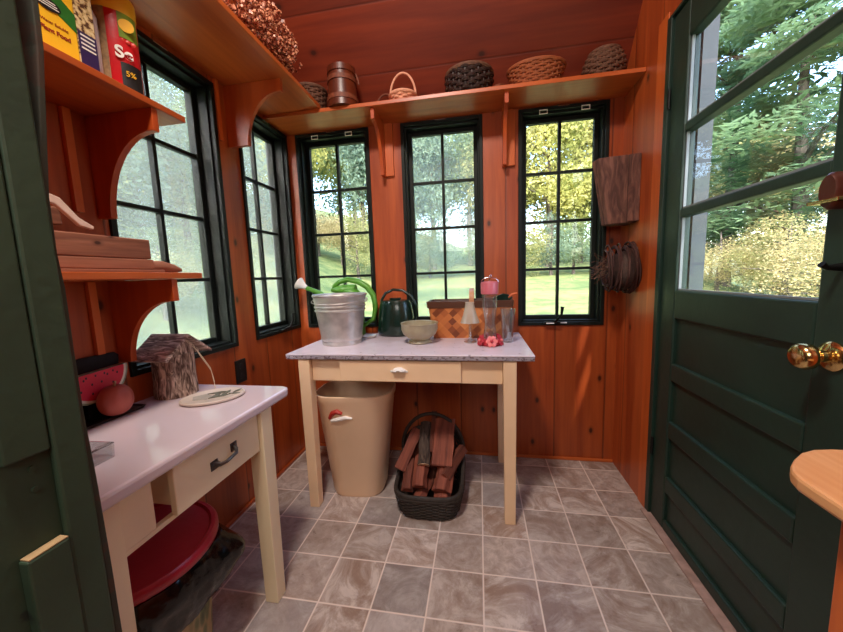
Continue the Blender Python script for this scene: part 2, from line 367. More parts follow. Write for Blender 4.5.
# floor tiles: embossed slate-look squares with pale joints
def tilefloor():
    m, nt, b = newmat('slate_look_floor_tiles')
    tc = N(nt, 'ShaderNodeTexCoord'); sp = N(nt, 'ShaderNodeSeparateXYZ'); nt.links.new(tc.outputs['Object'], sp.inputs[0])
    T = .1975
    u = math_(nt, 'DIVIDE', math_(nt, 'ADD', sp.outputs[0], T*100-.001), T); v = math_(nt, 'DIVIDE', math_(nt, 'ADD', sp.outputs[1], T*100-.999+T*5), T)
    fu, fv = math_(nt, 'FRACT', u), math_(nt, 'FRACT', v)
    cm = N(nt, 'ShaderNodeCombineXYZ'); nt.links.new(math_(nt, 'FLOOR', u), cm.inputs[0]); nt.links.new(math_(nt, 'FLOOR', v), cm.inputs[1])
    wh = N(nt, 'ShaderNodeTexWhiteNoise', noise_dimensions='3D'); nt.links.new(cm.outputs[0], wh.inputs['Vector'])
    off = N(nt, 'ShaderNodeVectorMath', operation='MULTIPLY_ADD'); nt.links.new(wh.outputs['Color'], off.inputs[0]); off.inputs[1].default_value = (9, 9, 9); nt.links.new(tc.outputs['Object'], off.inputs[2])
    n1 = N(nt, 'ShaderNodeTexNoise'); n1.inputs['Scale'].default_value = 20; n1.inputs['Detail'].default_value = 10; n1.inputs['Roughness'].default_value = .72; n1.inputs['Distortion'].default_value = .6
    nt.links.new(off.outputs[0], n1.inputs['Vector'])
    n2 = N(nt, 'ShaderNodeTexNoise'); n2.inputs['Scale'].default_value = 4.5; n2.inputs['Distortion'].default_value = 2.2; n2.inputs['Detail'].default_value = 10; n2.inputs['Roughness'].default_value = .7
    nt.links.new(off.outputs[0], n2.inputs['Vector'])
    base = ramp(nt, n1.outputs['Fac'], [(.34, lin((142, 124, 114))), (.5, lin((168, 152, 144))), (.66, lin((194, 178, 170)))])
    alt = ramp(nt, n2.outputs['Fac'], [(.42, lin((144, 116, 100))), (.52, lin((176, 158, 148))), (.60, lin((212, 198, 190)))])
    sc = N(nt, 'ShaderNodeSeparateColor'); nt.links.new(wh.outputs['Color'], sc.inputs[0])
    col = mixc(nt, math_(nt, 'MULTIPLY', sc.outputs[0], .8), base, alt)
    col = mixc(nt, math_(nt, 'MULTIPLY', math_(nt, 'GREATER_THAN', sc.outputs[1], .66), .35), col, lin((136, 138, 144)))
    hv = N(nt, 'ShaderNodeHueSaturation'); nt.links.new(col, hv.inputs['Color']); nt.links.new(math_(nt, 'ADD', math_(nt, 'MULTIPLY', sc.outputs[2], .35), .83), hv.inputs['Value'])
    eu = math_(nt, 'MINIMUM', fu, math_(nt, 'SUBTRACT', 1.0, fu)); ev = math_(nt, 'MINIMUM', fv, math_(nt, 'SUBTRACT', 1.0, fv))
    ed = math_(nt, 'MINIMUM', eu, ev); g = ramp(nt, ed, [(.010, (0, 0, 0, 1)), (.020, (1, 1, 1, 1))])
    nt.links.new(mixc(nt, g, lin((222, 204, 194)), hv.outputs[0]), b.inputs['Base Color'])
    nt.links.new(math_(nt, 'ADD', math_(nt, 'MULTIPLY', n1.outputs['Fac'], .3), .17), b.inputs['Roughness'])
    bp = N(nt, 'ShaderNodeBump'); bp.inputs['Strength'].default_value = .35; bp.inputs['Distance'].default_value = .003
    nt.links.new(math_(nt, 'ADD', n1.outputs['Fac'], math_(nt, 'MULTIPLY', g, .5)), bp.inputs['Height']); nt.links.new(bp.outputs[0], b.inputs['Normal'])
    return m
struct(MB().box(LW, RW, FWY, BW, -.06, 0).out('floor', tilefloor()))
struct(MB().box(LW, RW, BW-.012, BW, 0, .018).out('baseboard_back', pine_shelf_x, bevel=.003))
struct(MB().box(LW, LW+.012, .2, BW-.012, 0, .018).out('baseboard_left', pine_shelf_y, bevel=.003))
struct(MB().box(RW-.03, RW+.03, DY0, DY1, .0, .012).out('trim_1', paint('worn_threshold', (170, 140, 130), .5, var=.2, scale=30), bevel=.003))
struct(MB().box(RW-.006, RW, DY1+.004, DY1+.085, .0, 2.2).out('trim_2', pine_z, bevel=.002))     # pine casing beside the door
struct(MB().box(RW-.010, RW+.10, DY1-.028, DY1+.004, .012, DZ).out('trim_3', green_door, bevel=.002))   # green jamb
struct(MB().box(RW-.010, RW+.10, DY0, DY1-.028, DZ-.012, DZ).out('trim_4', green_door, bevel=.002))
struct(MB().box(BW*0+.30, .40, FWY, FWY+.015, 0, 2.1).out('trim_5', green_leaf, bevel=.002))

# ---------------------------------------------------------------- windows
def window(n, axis, a, b, scr=False, clips=False, crank=False):
    root = bpy.data.objects.new('window_%d' % n, None); C.objects.link(root); struct(root)
    B = (lambda m, u0, u1, n0, n1, z0, z1: m.box(u0, u1, BW+n0, BW+n1, z0, z1)) if axis == 'y' else (lambda m, u0, u1, n0, n1, z0, z1: m.box(LW-n1, LW-n0, u0, u1, z0, z1))
    def ring(m, u0, u1, z0, z1, w, n0, n1, wb=None):
        wb = wb or w
        B(m, u0, u0+w, n0, n1, z0, z1); B(m, u1-w, u1, n0, n1, z0, z1); B(m, u0+w, u1-w, n0, n1, z0, z0+wb); B(m, u0+w, u1-w, n0, n1, z1-w, z1)
    m = MB(); ring(m, a, b, WZ0, WZ1, .020, -.010, .134); m.out('window_frame', blackgreen, root, bevel=.002)
    m = MB(); ring(m, a+.020, b-.020, WZ0+.02, WZ1-.02, .010, .012, .10); m.out('window_stop', blackgreen, root, bevel=.0015)
    m = MB(); ring(m, a+.030, b-.030, WZ0+.03, WZ1-.03, .024, .066, .098); m.out('sash', blackgreen, root, bevel=.003)
    g0, g1, h0, h1 = a+.054, b-.054, WZ0+.054, WZ1-.054
    mid = (g0+g1)/2
    m = MB(); B(m, mid-.008, mid+.008, .068, .094, h0, h1); m.out('muntin', blackgreen, root, bevel=.002)
    for i in (1, 2, 3):
        z = h0+(h1-h0)*i/4; m = MB(); B(m, g0, g1, .069, .093, z-.008, z+.008); m.out('muntin', blackgreen, root, bevel=.002)
    m = MB(); B(m, g0, g1, .079, .083, h0, h1); m.out('window_pane', glass, root)
    if scr:
        m = MB(); B(m, g0-.004, g1+.004, .108, .1085, h0-.004, h1+.004); m.out('insect_screen', screen, root)
    if clips:
        for q in (.28, .74):
            u = a+(b-a)*q; z = WZ1-.028; m = MB()
            B(m, u-.022, u+.022, -.0135, -.0105, z-.012, z-.008); B(m, u-.022, u+.022, -.0135, -.0105, z+.008, z+.012)
            B(m, u-.022, u-.018, -.0135, -.0105, z-.008, z+.008); B(m, u+.018, u+.022, -.0135, -.0105, z-.008, z+.008)
            m.out('screen_clip', white_glaze, root)
    u = (a+b)/2; m = MB(); B(m, u-.03, u+.03, -.0135, -.0105, WZ1-.007, WZ1-.004); m.out('frame_clip', chrome, root)
    if crank:
        P = (lambda u, n_, z: (u, BW+n_, z)) if axis == 'y' else (lambda u, n_, z: (LW-n_, u, z))
        uc = a+(b-a)*(.42 if axis == 'y' else .55)
        m = MB(); B(m, uc-.055, uc+.035, -.032, -.0105, WZ0+.012, WZ0+.024)
        m.tube([P(uc, -.025, WZ0+.022), P(uc+.01, -.05, WZ0+.035), P(uc+.035, -.055, WZ0+.07), P(uc+.04, -.055, WZ0+.115)], [.009, .008, .007, .010], 8)
        hd = m.out('crank_handle', blackmetal, root, smooth=True)
        if axis == 'y':
            m = MB(); B(m, uc-.045, uc+.0, -.036, -.033, WZ0+.014, WZ0+.020); B(m, uc+.03, uc+.075, -.016, -.011, WZ0+.014, WZ0+.020); m.out('crank_plate', white_glaze, hd)
    return root
window(1, 'x', *left_w[0], scr=True)
window(2, 'x', *left_w[1], scr=True, crank=True)
window(3, 'y', *back_w[0], clips=True)
window(4, 'y', *back_w[1], scr=True)
window(5, 'y', *back_w[2], clips=True, crank=True)

# ---------------------------------------------------------------- garden door (right)
dr = bpy.data.objects.new('door_1', None); C.objects.link(dr); struct(dr)
X0, X1 = RW, RW+.042; ya, yb = DY0+.004, DY1-.03
GY0, GY1, GZ0, GZ1 = .935, 1.520, 1.07, 2.02
m = MB()
m.box(X0, X1, ya, GY0, .014, DZ-.016); m.box(X0, X1, GY1, yb, .014, DZ-.016)
m.box(X0, X1, GY0, GY1, GZ1, DZ-.016); 
rails = [(.014, .06), (.190, .262), (.440, .514), (.690, .766), (.955, GZ0)]
for z0, z1 in rails: m.box(X0, X1, GY0, GY1, z0, z1)
m.out('door_frame', green_door, dr, bevel=.006)
for (a0, a1), (b0, b1) in zip(rails, rails[1:]):
    m = MB(); m.box(X0+.014, X1-.006, GY0, GY1, a1, b0)
    m.out('door_panel', green_door, dr)
for z in (1.375, 1.695):
    MB().box(X0+.002, X1, GY0, GY1, z-.016, z+.016).out('door_muntin', green_door, dr, bevel=.005)
MB().box(X0+.022, X0+.026, GY0, GY1, GZ0, GZ1).out('door_pane', glass, dr)
m = MB()
for z in (GZ0+.004, 1.395, 1.715): m.box(X0+.010, X0+.020, GY0, GY1, z-.003, z+.003)
m.box(X0+.010, X0+.020, GY1-.006, GY1, GZ0, GZ1)
m.out('glazing_bead', paint('pale_glazing_putty', (120, 126, 130), .4, var=.1), dr)
# knob on its round rose
ky, kz = .885, .950
m = MB().lathe([(.0001, 0), (.034, .0), (.034, .004), (.028, .010), (.014, .013), (.013, .030), (.0001, .031)], 28)
m.tilt(Matrix.Translation((RW, ky, kz))@Matrix.Rotation(-PI/2, 4, 'Y')); rose = m.out('knob_rose', brass, dr, smooth=True)
m = MB().lathe([(.0001, .026), (.013, .027), (.018, .036), (.029, .046), (.031, .056), (.027, .068), (.018, .074), (.0001, .072)], 28)
m.tilt(Matrix.Translation((RW, ky, kz))@Matrix.Rotation(-PI/2, 4, 'Y')); m.out('door_knob', brass, dr, smooth=True)
m = MB().lathe([(.0001, 0), (.040, .0), (.040, .03), (.034, .036), (.0001, .036)], 24, sy=.55)
m.tilt(Matrix.Translation((RW, .895, 1.315))@Matrix.Rotation(-PI/2, 4, 'Y')); nl = m.out('night_latch', paint('aged_brown_metal', (84, 44, 34), .35, .4, .2), dr, smooth=True)
MB().box(RW-.045, RW-.002, .860, .930, 1.290, 1.298).out('latch_plate', brass, nl, bevel=.002)
m = MB().tube([(RW, .885, 1.150), (RW-.03, .885, 1.150), (RW-.04, .885, 1.158)], [.010, .006, .008], 10); m.out('coat_hook', blackmetal, dr, smooth=True)
m = MB()
for z in (.35, 1.85): m.tube([(RW-.006, yb+.001, z-.04), (RW-.006, yb+.001, z+.04)], .006, 8)
m.out('hinge', blackmetal, dr, smooth=True)
# outer frame seen through the glass
struct(MB().box(RW+.115, RW+.17, 1.640, 1.700, -.05, 2.3).out('trim_6', paint('grey_exterior_trim', (64, 70, 78), .6, var=.1)))

# ---------------------------------------------------------------- open entry door (left foreground)
d2 = bpy.data.objects.new('door_2', None); C.objects.link(d2); struct(d2)
DX = -.60
MB().box(DX-.040, DX-.012, -.42, .395, .02, 2.02).out('door_slab', green_leaf, d2, bevel=.002)
m = MB(); m.box(DX-.012, DX, .3555, .395, .02, 2.02); m.out('door_stile', green_leaf, d2, bevel=.004)
st_ = [(.02, .408), (.70, .407), (.86, .405), (.97, .4015), (1.07, .402), (1.16, .403), (1.21, .400), (1.29, .401), (1.39, .411), (1.50, .422), (1.56, .424), (2.02, .44)]
MB().prism([(y, z) for z, y in st_]+[(y-(.010 if z < 1.3 else .008), z) for z, y in st_[::-1]], 'x', DX-.040, DX-.006).out('edge_strip', edge_green, d2, bevel=.0015)
MB().box(DX-.012, DX-.001, .304, .3535, .935, 2.02).out('door_batten', green_leaf, d2, bevel=.003)
lb = MB().box(DX-.012, DX+.006, .306, .3535, .02, .80).out('door_batten', green_leaf, d2, bevel=.003)
MB().box(DX-.010, DX+.005, .308, .352, .8005, .8020).out('worn_top_edge', worn_tan, lb)
m = MB()
for z in (.915, .885, 1.24, 1.42): m.tube([(DX-.0125, .335, z), (DX-.009, .335, z)], .004, 10)
m.out('nail_head', green_leaf, d2)

# ================================================================= SHELVES AND BRACKETS
# a bracket: L-shaped board with a concave quarter-round cut, in local (out, up)
def bracket_poly(L, H, tip, foot, n=14):
    """out = distance from wall, up = 0 at the shelf, negative below"""
    p = [(0, 0), (L, 0), (L, -tip)]
    cx, cz = L-.012, -H+.0
    rx, rz = (L-.012)-foot, H-tip
    p.append((L-.012, -tip))
    for i in range(1, n+1):
        a = PI/2*i/n
        p.append((cx-rx*math.sin(a), cz+rz*math.cos(a)))
    p += [(foot, -H), (0, -H)]
    q = []
    for t in p:
        if not q or (abs(q[-1][0]-t[0])+abs(q[-1][1]-t[1])) > 1e-5: q.append(t)
    return q
ZB = 2.10                                          # underside of back-wall shelf is ZB-.02
sh = MB().box(LW+.001, RW-.001, 1.850, BW-.001, ZB-.02, ZB).out('wall_shelf', pine_shelf_x, bevel=.002)
tag(sh, 'long pine shelf above the three back windows holding baskets', 'shelf')
sh = MB().box(LW+.001, -.853, -.30, BW-.25, ZB, ZB+.02)
sh = MB().prism([(LW+.001, .0), (LW+.001, 1.86), (-.853, 1.86), (-.853, .0)], 'z', ZB+.0005, ZB+.0205).out('wall_shelf', pine_shelf_y, bevel=.002)
tag(sh, 'deep pine shelf running along the left wall above its windows', 'shelf')
def wall_bracket(axis, at, H, L, tip, foot, top, label, th=.02, cleat=True):
    poly = bracket_poly(L, H, tip, foot)
    if axis == 'left':   # board in x-z plane, projecting in +x from the left wall, thickness along y
        t = thing('shelf_bracket', label, 'bracket', (LW, at, top), 0, 'curved pine shelf brackets')
        MB().prism([(a+.001, z-.0005) for a, z in poly], 'y', -th/2, th/2).out('bracket_board', pine_knotty, t, bevel=.0015)
        if cleat: MB().box(.001, .016, -th/2-.068, -th/2-.046, -H+.01, -.001).out('cleat', pine_z, t, bevel=.0015)
    else:                # board in y-z plane on the back wall
        t = thing('shelf_bracket', label, 'bracket', (at, BW, top), 0, 'curved pine shelf brackets')
        MB().prism([(-a-.001, z-.0005) for a, z in poly], 'x', -th/2, th/2).out('bracket_board', pine_knotty, t, bevel=.0015)
        if cleat: MB().box(th/2+.0005, th/2+.05, -.018, -.001, -H+.005, -.001).out('cleat', pine_z, t, bevel=.0015)
    return t
wall_bracket('back', -.562, .31, .215, .055, .065, ZB-.02, 'curved pine bracket between the first and middle back windows')
wall_bracket('back', .150, .31, .215, .055, .065, ZB-.02, 'curved pine bracket between the middle and right back windows')
wall_bracket('left', 1.555, .28, .30, .055, .11, ZB, 'curved pine bracket under the top shelf, between the left wall windows')
# lower two side shelves
ZA, ZC = 1.69, 1.180
for z, lab in ((ZA, 'middle pine shelf on the left wall with boxes and a canister on it'), (ZC, 'lowest pine shelf on the left wall carrying old wooden crates')):
    sh = MB().box(LW+.001, -.95, .30, 1.03, z-.0005, z+.019).out('wall_shelf', pine_shelf_y, bevel=.002); tag(sh, lab, 'shelf')
wall_bracket('left', .925, .31, .245, .065, .05, ZA-.001, 'curved pine bracket holding the middle left shelf')
wall_bracket('left', .925, .27, .245, .07, .05, ZC-.001, 'curved pine bracket holding the lowest left shelf')

# ================================================================= TABLES
def cup_pull(m_, t, x, y, z, mat):
    m = MB()
    n = 10
    for i in range(n):
        a0, a1 = PI*i/n, PI*(i+1)/n
        for (r0_, d0, r1_, d1) in ((.030, 0, .024, .016), (.024, .016, .010, .022)):
            m.quad((x+r0_*math.cos(a0)*1.1, y-d0, z+r0_*math.sin(a0)*.6), (x+r0_*math.cos(a1)*1.1, y-d0, z+r0_*math.sin(a1)*.6),
                   (x+r1_*math.cos(a1)*1.1, y-d1, z+r1_*math.sin(a1)*.6), (x+r1_*math.cos(a0)*1.1, y-d1, z+r1_*math.sin(a0)*.6))
    m.box(x-.042, x+.042, y-.003, y, z-.006, z+.003)
    return m.out('drawer_pull', mat, t, smooth=True)
# --- centre table
ct = thing('work_table', 'cream table with chipped enamel top under the middle window', 'table', (0, 0, 0))
TX0, TX1, TY0, TY1, TZ = -.937, .233, 1.462, 2.068, .807
MB().box(TX0, TX1, TY0, TY1, TZ-.008, TZ).out('tabletop', enamel_worn, ct, bevel=.004)
MB().box(TX0+.001, TX1-.001, TY0+.001, TY1-.001, TZ-.026, TZ-.0085).out('tabletop_rim', rimworn, ct, bevel=.003)
for x, y in ((-.848, 1.498), (.128, 1.498), (-.845, 2.02), (.128, 2.02)):
    MB().taperleg(x, y, 0, TZ-.0275, .049, .058).out('leg', cream_tan, ct, bevel=.003)
m = MB(); m.box(-.815, -.665, 1.492, 1.51, .668, TZ-.027); m.box(-.10, .098, 1.492, 1.51, .668, TZ-.027); m.box(-.665, -.10, 1.492, 1.51, .668, .680)
m.box(-.815, .098, 2.005, 2.022, .668, TZ-.027); m.box(-.862, -.845, 1.528, 1.99, .668, TZ-.027); m.box(.128, .145, 1.528, 1.99, .668, TZ-.027)
m.out('apron', cream_tan, ct, bevel=.002)
dw = MB().box(-.665, -.085, 1.474, 1.4915, .674, TZ-.033).out('drawer', cream_tan, ct, bevel=.003)
cup_pull(None, dw, -.372, 1.4735, .728, white_glaze)
# --- left table
lt = thing('work_table', 'cream table with white enamel top against the left wall', 'table', (0, 0, 0))
AX0, AX1, AY0, AY1, AZ = -1.195, -.722, .455, 1.150, .757
MB().prism([(AX0, AY0), (AX1, AY0), (AX1, AY1-.03), (AX1-.009, AY1-.009), (AX1-.03, AY1), (AX0, AY1)], 'z', AZ-.032, AZ).out('tabletop', enamel, lt, bevel=.008)
for x, y in ((-.757, .998), (-.757, .490), (-1.150, .998), (-1.150, .490)):
    MB().taperleg(x, y, 0, AZ-.0325, .050, .058).out('leg', cream, lt, bevel=.003)
m = MB(); m.box(-.778, -.762, .52, .968, .575, .588); m.box(-.778, -.762, .52, .612, .588, AZ-.033)
m.box(-1.12, -.79, 1.005, 1.016, .60, AZ-.033); m.box(-1.12, -.79, .476, .486, .60, AZ-.033); m.box(-1.165, -1.15, .52, .968, .60, AZ-.033)
m.out('apron', cream, lt, bevel=.002)
m = MB()
m.box(-.761, -.742, .650, .967, .590, AZ-.036); m.box(-1.08, -.761, .665, .675, .605, .70); m.box(-1.08, -.761, .945, .955, .605, .70); m.box(-1.08, -.761, .675, .945, .605, .612)
dw = m.out('drawer', cream, lt, bevel=.003)
m = MB(); m.tube([(-.742, .775, .655), (-.726, .780, .652), (-.716, .790, .655), (-.716, .830, .660), (-.726, .842, .665), (-.742, .848, .668)], [.010, .006, .005, .005, .006, .010], 8)
m.box(-.7419, -.739, .760, .785, .640, .666); m.box(-.7419, -.739, .838, .862, .655, .681)
m.out('drawer_pull', pull_metal, dw, smooth=True)

# ================================================================= ON THE CENTRE TABLE
T = TZ+.0005
bk = thing('galvanized_bucket', 'galvanized steel bucket at the left of the centre table', 'bucket', (-.757, 1.738, T))
prof = [(.0001, 0), (.106, 0), (.108, .012), (.106, .022), (.110, .026), (.114, .034), (.112, .044), (.1315, .180), (.137, .184), (.137, .190), (.133, .194), (.1335, .200), (.139, .204), (.139, .210), (.135, .214), (.141, .258), (.146, .262), (.148, .269), (.144, .274), (.139, .270), (.130, .19), (.104, .03), (.0001, .012)]
MB().lathe(prof, 48).out('bucket_body', galv, bk, smooth=True)
for sx in (-1, 1):
    MB().tube([(sx*.141, 0, .245), (sx*.155, 0, .250), (sx*.155, 0, .232), (sx*.138, 0, .228)], .004, 6).out('bail_ear', galv, bk, smooth=True)
m = MB(); m.tube([(.151*math.cos(a), -.150*math.sin(a), .245-.02*math.sin(a)) for a in [PI*i/16 for i in range(17)]], .0022, 6); m.out('bail_handle', galv, bk, smooth=True)
# green watering can behind the bucket
gp = paint('bright_green_plastic', (88, 150, 50), .35, var=.08)
wc = thing('watering_can', 'bright green plastic watering can with white rose behind the bucket', 'watering can', (-.785, 1.985, T))
MB().lathe([(.0001, 0), (.072, 0), (.076, .01), (.072, .20), (.062, .255), (.045, .285), (.0001, .288)], 32).out('can_body', gp, wc, smooth=True)
m = MB(); m.tube([(-.07, 0, .10), (-.13, 0, .20), (-.20, 0, .265), (-.300, 0, .305)], [.026, .021, .017, .014], 14); m.out('spout', gp, wc, smooth=True)
m = MB().lathe([(.0001, 0), (.014, 0), (.018, .02), (.038, .055), (.041, .062), (.0001, .068)], 24)
m.tilt(Matrix.Translation((-.298, 0, .305))@Matrix.Rotation(math.radians(-60), 4, 'Y')); m.out('sprinkler_rose', white_glaze, wc, smooth=True)
m = MB(); m.tube([(-.115, 0, .285), (-.110, 0, .31), (-.075, 0, .337), (-.02, 0, .350), (.05, 0, .335), (.105, 0, .300), (.140, 0, .25), (.152, 0, .18), (.135, 0, .10), (.07, 0, .06)], [.013, .015, .016, .017, .019, .019, .018, .015, .014, .012], 12)
m.out('handle', gp, wc, smooth=True)
m = MB(); m.tube([(-.13, 0, .288), (-.06, 0, .288), (.03, 0, .290)], [.014, .03, .028], 12); m.out('can_neck', gp, wc, smooth=True)
# pale round dish between bucket and dark can
MB().lathe([(.0001, 0), (.055, 0), (.075, .014), (.078, .017), (.072, .017), (.05, .006), (.0001, .005)], 36, c=(0, 0, 0)).out('plant_saucer', white_glaze, None, (-.655, 1.895, T), True)
bpy.data.objects['plant_saucer'].scale = (.6, .6, .8)
tag(bpy.data.objects['plant_saucer'], 'pale round saucer on the table between bucket and dark can', 'saucer')
# dark green watering can
dg = paint('dark_green_plastic', (14, 40, 32), .22, var=.08, coat=.3)
wk = thing('watering_can', 'dark green rounded watering can left of the ribbed bowl', 'watering can', (-.505, 1.982, T), 0)
MB().lathe([(.0001, 0), (.095, 0), (.110, .010), (.115, .03), (.110, .09), (.102, .15), (.094, .195), (.084, .212), (.060, .218), (.0001, .219)], 40, sx=1.03, sy=.72).out('can_body', dg, wk, smooth=True)
m = MB(); m.tube([(-.085, .0, .17), (-.088, .0, .215), (-.06, 0, .258), (-.01, 0, .280), (.05, 0, .272), (.10, 0, .235), (.128, 0, .18), (.132, 0, .12), (.118, 0, .07), (.098, 0, .045)], .0085, 10); m.out('handle', dg, wk, smooth=True)
m = MB().lathe([(.0001, .2195), (.034, .2195), (.036, .230), (.0001, .231)], 20); m.out('filler_cap', dg, wk, smooth=True)
# ribbed bowl
bowlm = paint('sage_glaze', (164, 152, 122), .3, var=.12, scale=20, bump=.1)
o = MB().lathe([(.0001, 0), (.058, 0), (.064, .006), (.060, .014), (.050, .020), (.058, .026), (.085, .048), (.096, .075), (.097, .100), (.101, .106), (.100, .110), (.092, .108), (.086, .06), (.05, .03), (.0001, .026)], 96, fn=lambda a, r, z: r*(1+(.018*abs(math.sin(14*a)) if .022 < z < .1 else 0))).out('ribbed_bowl', bowlm, None, (-.318, 1.745, T), True)
tag(o, 'round sage ribbed pottery bowl on a foot, middle of the table', 'bowl')
# splint basket with dark rim
def splint():
    m, nt, b = newmat('diagonal_splint_weave')
    tc = N(nt, 'ShaderNodeTexCoord'); sp = N(nt, 'ShaderNodeSeparateXYZ'); nt.links.new(tc.outputs['Object'], sp.inputs[0])
    h = math_(nt, 'ADD', sp.outputs[0], sp.outputs[1])
    u = math_(nt, 'FLOOR', math_(nt, 'MULTIPLY', math_(nt, 'ADD', h, math_(nt, 'ADD', sp.outputs[2], 5.0)), 21.0)); v = math_(nt, 'FLOOR', math_(nt, 'MULTIPLY', math_(nt, 'SUBTRACT', h, math_(nt, 'ADD', sp.outputs[2], -5.0)), 21.0))
    cb = N(nt, 'ShaderNodeCombineXYZ'); nt.links.new(u, cb.inputs[0]); nt.links.new(v, cb.inputs[1])
    wh = N(nt, 'ShaderNodeTexWhiteNoise', noise_dimensions='3D'); nt.links.new(cb.outputs[0], wh.inputs['Vector'])
    col = ramp(nt, wh.outputs['Value'], [(.0, lin((110, 52, 24))), (.3, lin((176, 96, 48))), (.8, lin((206, 126, 66))), (1, lin((222, 150, 90)))])
    nt.links.new(col, b.inputs['Base Color']); b.inputs['Roughness'].default_value = .5
    bp = N(nt, 'ShaderNodeBump'); bp.inputs['Strength'].default_value = .6; bp.inputs['Distance'].default_value = .002; nt.links.new(wh.outputs['Value'], bp.inputs['Height']); nt.links.new(bp.outputs[0], b.inputs['Normal'])
    return m
def rrect(hx, hy, r, n=6):
    p = []
    for cx, cy, a0 in ((hx-r, hy-r, 0), (-hx+r, hy-r, PI/2), (-hx+r, -hy+r, PI), (hx-r, -hy+r, 3*PI/2)):
        for i in range(n+1): a = a0+PI/2*i/n; p.append((cx+r*math.cos(a), cy+r*math.sin(a)))
    return p
def loft(m, levels):
    """levels: list of (polygon, z); caps the first level"""
    R = [[m.bm.verts.new((x, y, z)) for x, y in p] for p, z in levels]
    for A, B in zip(R, R[1:]):
        n = len(A)
        for i in range(n): m.bm.faces.new((A[i], A[(i+1) % n], B[(i+1) % n], B[i]))
    m.bm.faces.new(R[0][::-1]); m.bm.faces.new(R[-1]); return m
sb = thing('splint_basket', 'rectangular diagonal-weave splint basket with dark rim on the centre table', 'basket', (-.056, 1.958, T))
sb.scale = (1, .76, 1)
loft(MB(), [(rrect(.205, .110, .02), 0), (rrect(.232, .128, .02), .185), (rrect(.226, .122, .02), .185), (rrect(.200, .105, .02), .008)]).out('basket_body', splint(), sb, smooth=True)
rimm = wood('dark_basket_rim', (96, 58, 38), (60, 34, 24), 'x', knots=False)
loft(MB(), [(rrect(.230, .127, .02), .172), (rrect(.238, .134, .02), .174), (rrect(.240, .136, .02), .210), (rrect(.228, .124, .02), .211), (rrect(.222, .119, .02), .174)]).out('basket_rim', rimm, sb, smooth=True)
m = MB()
n = 22; tan = wood('bent_ash_handle', (206, 150, 104), (178, 118, 76), 'z', knots=False)
for i in range(n):
    a0, a1 = PI*i/n, PI*(i+1)/n
    f = lambda a, r: (.138*r*math.cos(a), .215+.062*r*math.sin(a)**.8)
    (y0, z0), (y1, z1) = f(a0, 1), f(a1, 1); (Y0, Z0), (Y1, Z1) = f(a0, .94), f(a1, .94)
    m.quad((0, y0, z0), (.026, y0, z0), (.026, y1, z1), (0, y1, z1)); m.quad((0, Y0, Z0-.001), (.026, Y0, Z0-.001), (.026, Y1, Z1-.001), (0, Y1, Z1-.001))
    for x in (0, .026): m.quad((x, y0, z0), (x, y1, z1), (x, Y1, Z1-.001), (x, Y0, Z0-.001))
m.box(0, .026, -.141, -.1365, .165, .217); m.box(0, .026, .1365, .141, .165, .217)
m.out('basket_handle', tan, sb)
# things standing in / on the basket
m = MB(); m.prism([(-.055, 0), (-.05, .035), (-.02, .048), (.03, .048), (.06, .03), (.085, 0), (.06, -.02), (-.02, -.025)], 'y', -.006, .006)
m.tilt(Matrix.Rotation(math.radians(-18), 4, 'Y'))
gt = thing('hand_trowel', 'dark green trowel with orange end sticking out of the splint basket', 'trowel', (.120, 1.930, T+.200))
gt.scale = (.8, .8, .8)
m.out('blade', dg, gt, bevel=.003)
m = MB(); m.tube([(.05, 0, .025), (.075, 0, .045), (.11, 0, .052)], [.008, .010, .009], 10); m.out('handle', paint('orange_grip', (196, 90, 40), .5), gt, smooth=True)
m = MB(); m.tube([(-.02, 0, -.0), (-.05, 0, -.22)], .006, 8); m.out('shaft', dg, gt, smooth=True)
# glass bell ornament
gb = thing('glass_bell', 'clear cream-tinted glass bell resting before the splint basket', 'ornament', (-.050, 1.755, T))
MB().lathe([(.050, .105), (.046, .118), (.036, .145), (.027, .18), (.022, .205), (.024, .212), (.020, .212), (.018, .20), (.024, .178), (.034, .143), (.046, .107)], 32).out('bell', glassmat('milky_glass', (.95, .93, .88), .25, .08, .45, (.93, .86, .74)), gb, smooth=True)
MB().lathe([(.0001, 0), (.032, 0), (.034, .004), (.018, .008), (.008, .02), (.007, .10), (.050, .104), (.0001, .106)], 24).out('bell_stand', clearglass, gb, smooth=True)
# hummingbird feeder
hf = thing('hummingbird_feeder', 'glass hummingbird feeder with pink cap and red flower ports', 'bird feeder', (.050, 1.690, T))
hf.scale = (1.06, 1.06, 1.06)
pinkp = paint('dusty_pink_plastic', (196, 100, 112), .35, var=.06); redp = paint('red_flower_plastic', (186, 50, 62), .35, var=.08); coral = paint('coral_flower_plastic', (228, 120, 118), .35, var=.05)
MB().lathe([(.0001, .022), (.024, .024), (.030, .05), (.026, .085), (.022, .11), (.027, .14), (.033, .18), (.034, .245), (.0001, .246)], 32).out('glass_bottle', clearglass, hf, smooth=True)
MB().lathe([(.034, .240), (.040, .243), (.041, .290), (.038, .297), (.020, .301), (.0001, .302)], 32).out('bottle_cap', pinkp, hf, smooth=True)
m = MB(); m.tube([(.040*math.cos(a), 0, .296+.022*math.sin(a)) for a in [PI*i/10 for i in range(11)]], .0018, 6); m.tube([(0, 0, .300), (0, 0, .322), (.006, 0, .330), (.010, 0, .322)], .002, 6); m.out('hanging_wire', chrome, hf, smooth=True)
MB().lathe([(.0001, 0), (.045, 0), (.050, .008), (.045, .022), (.028, .030), (.0001, .030)], 32).out('feeder_base', redp, hf, smooth=True)
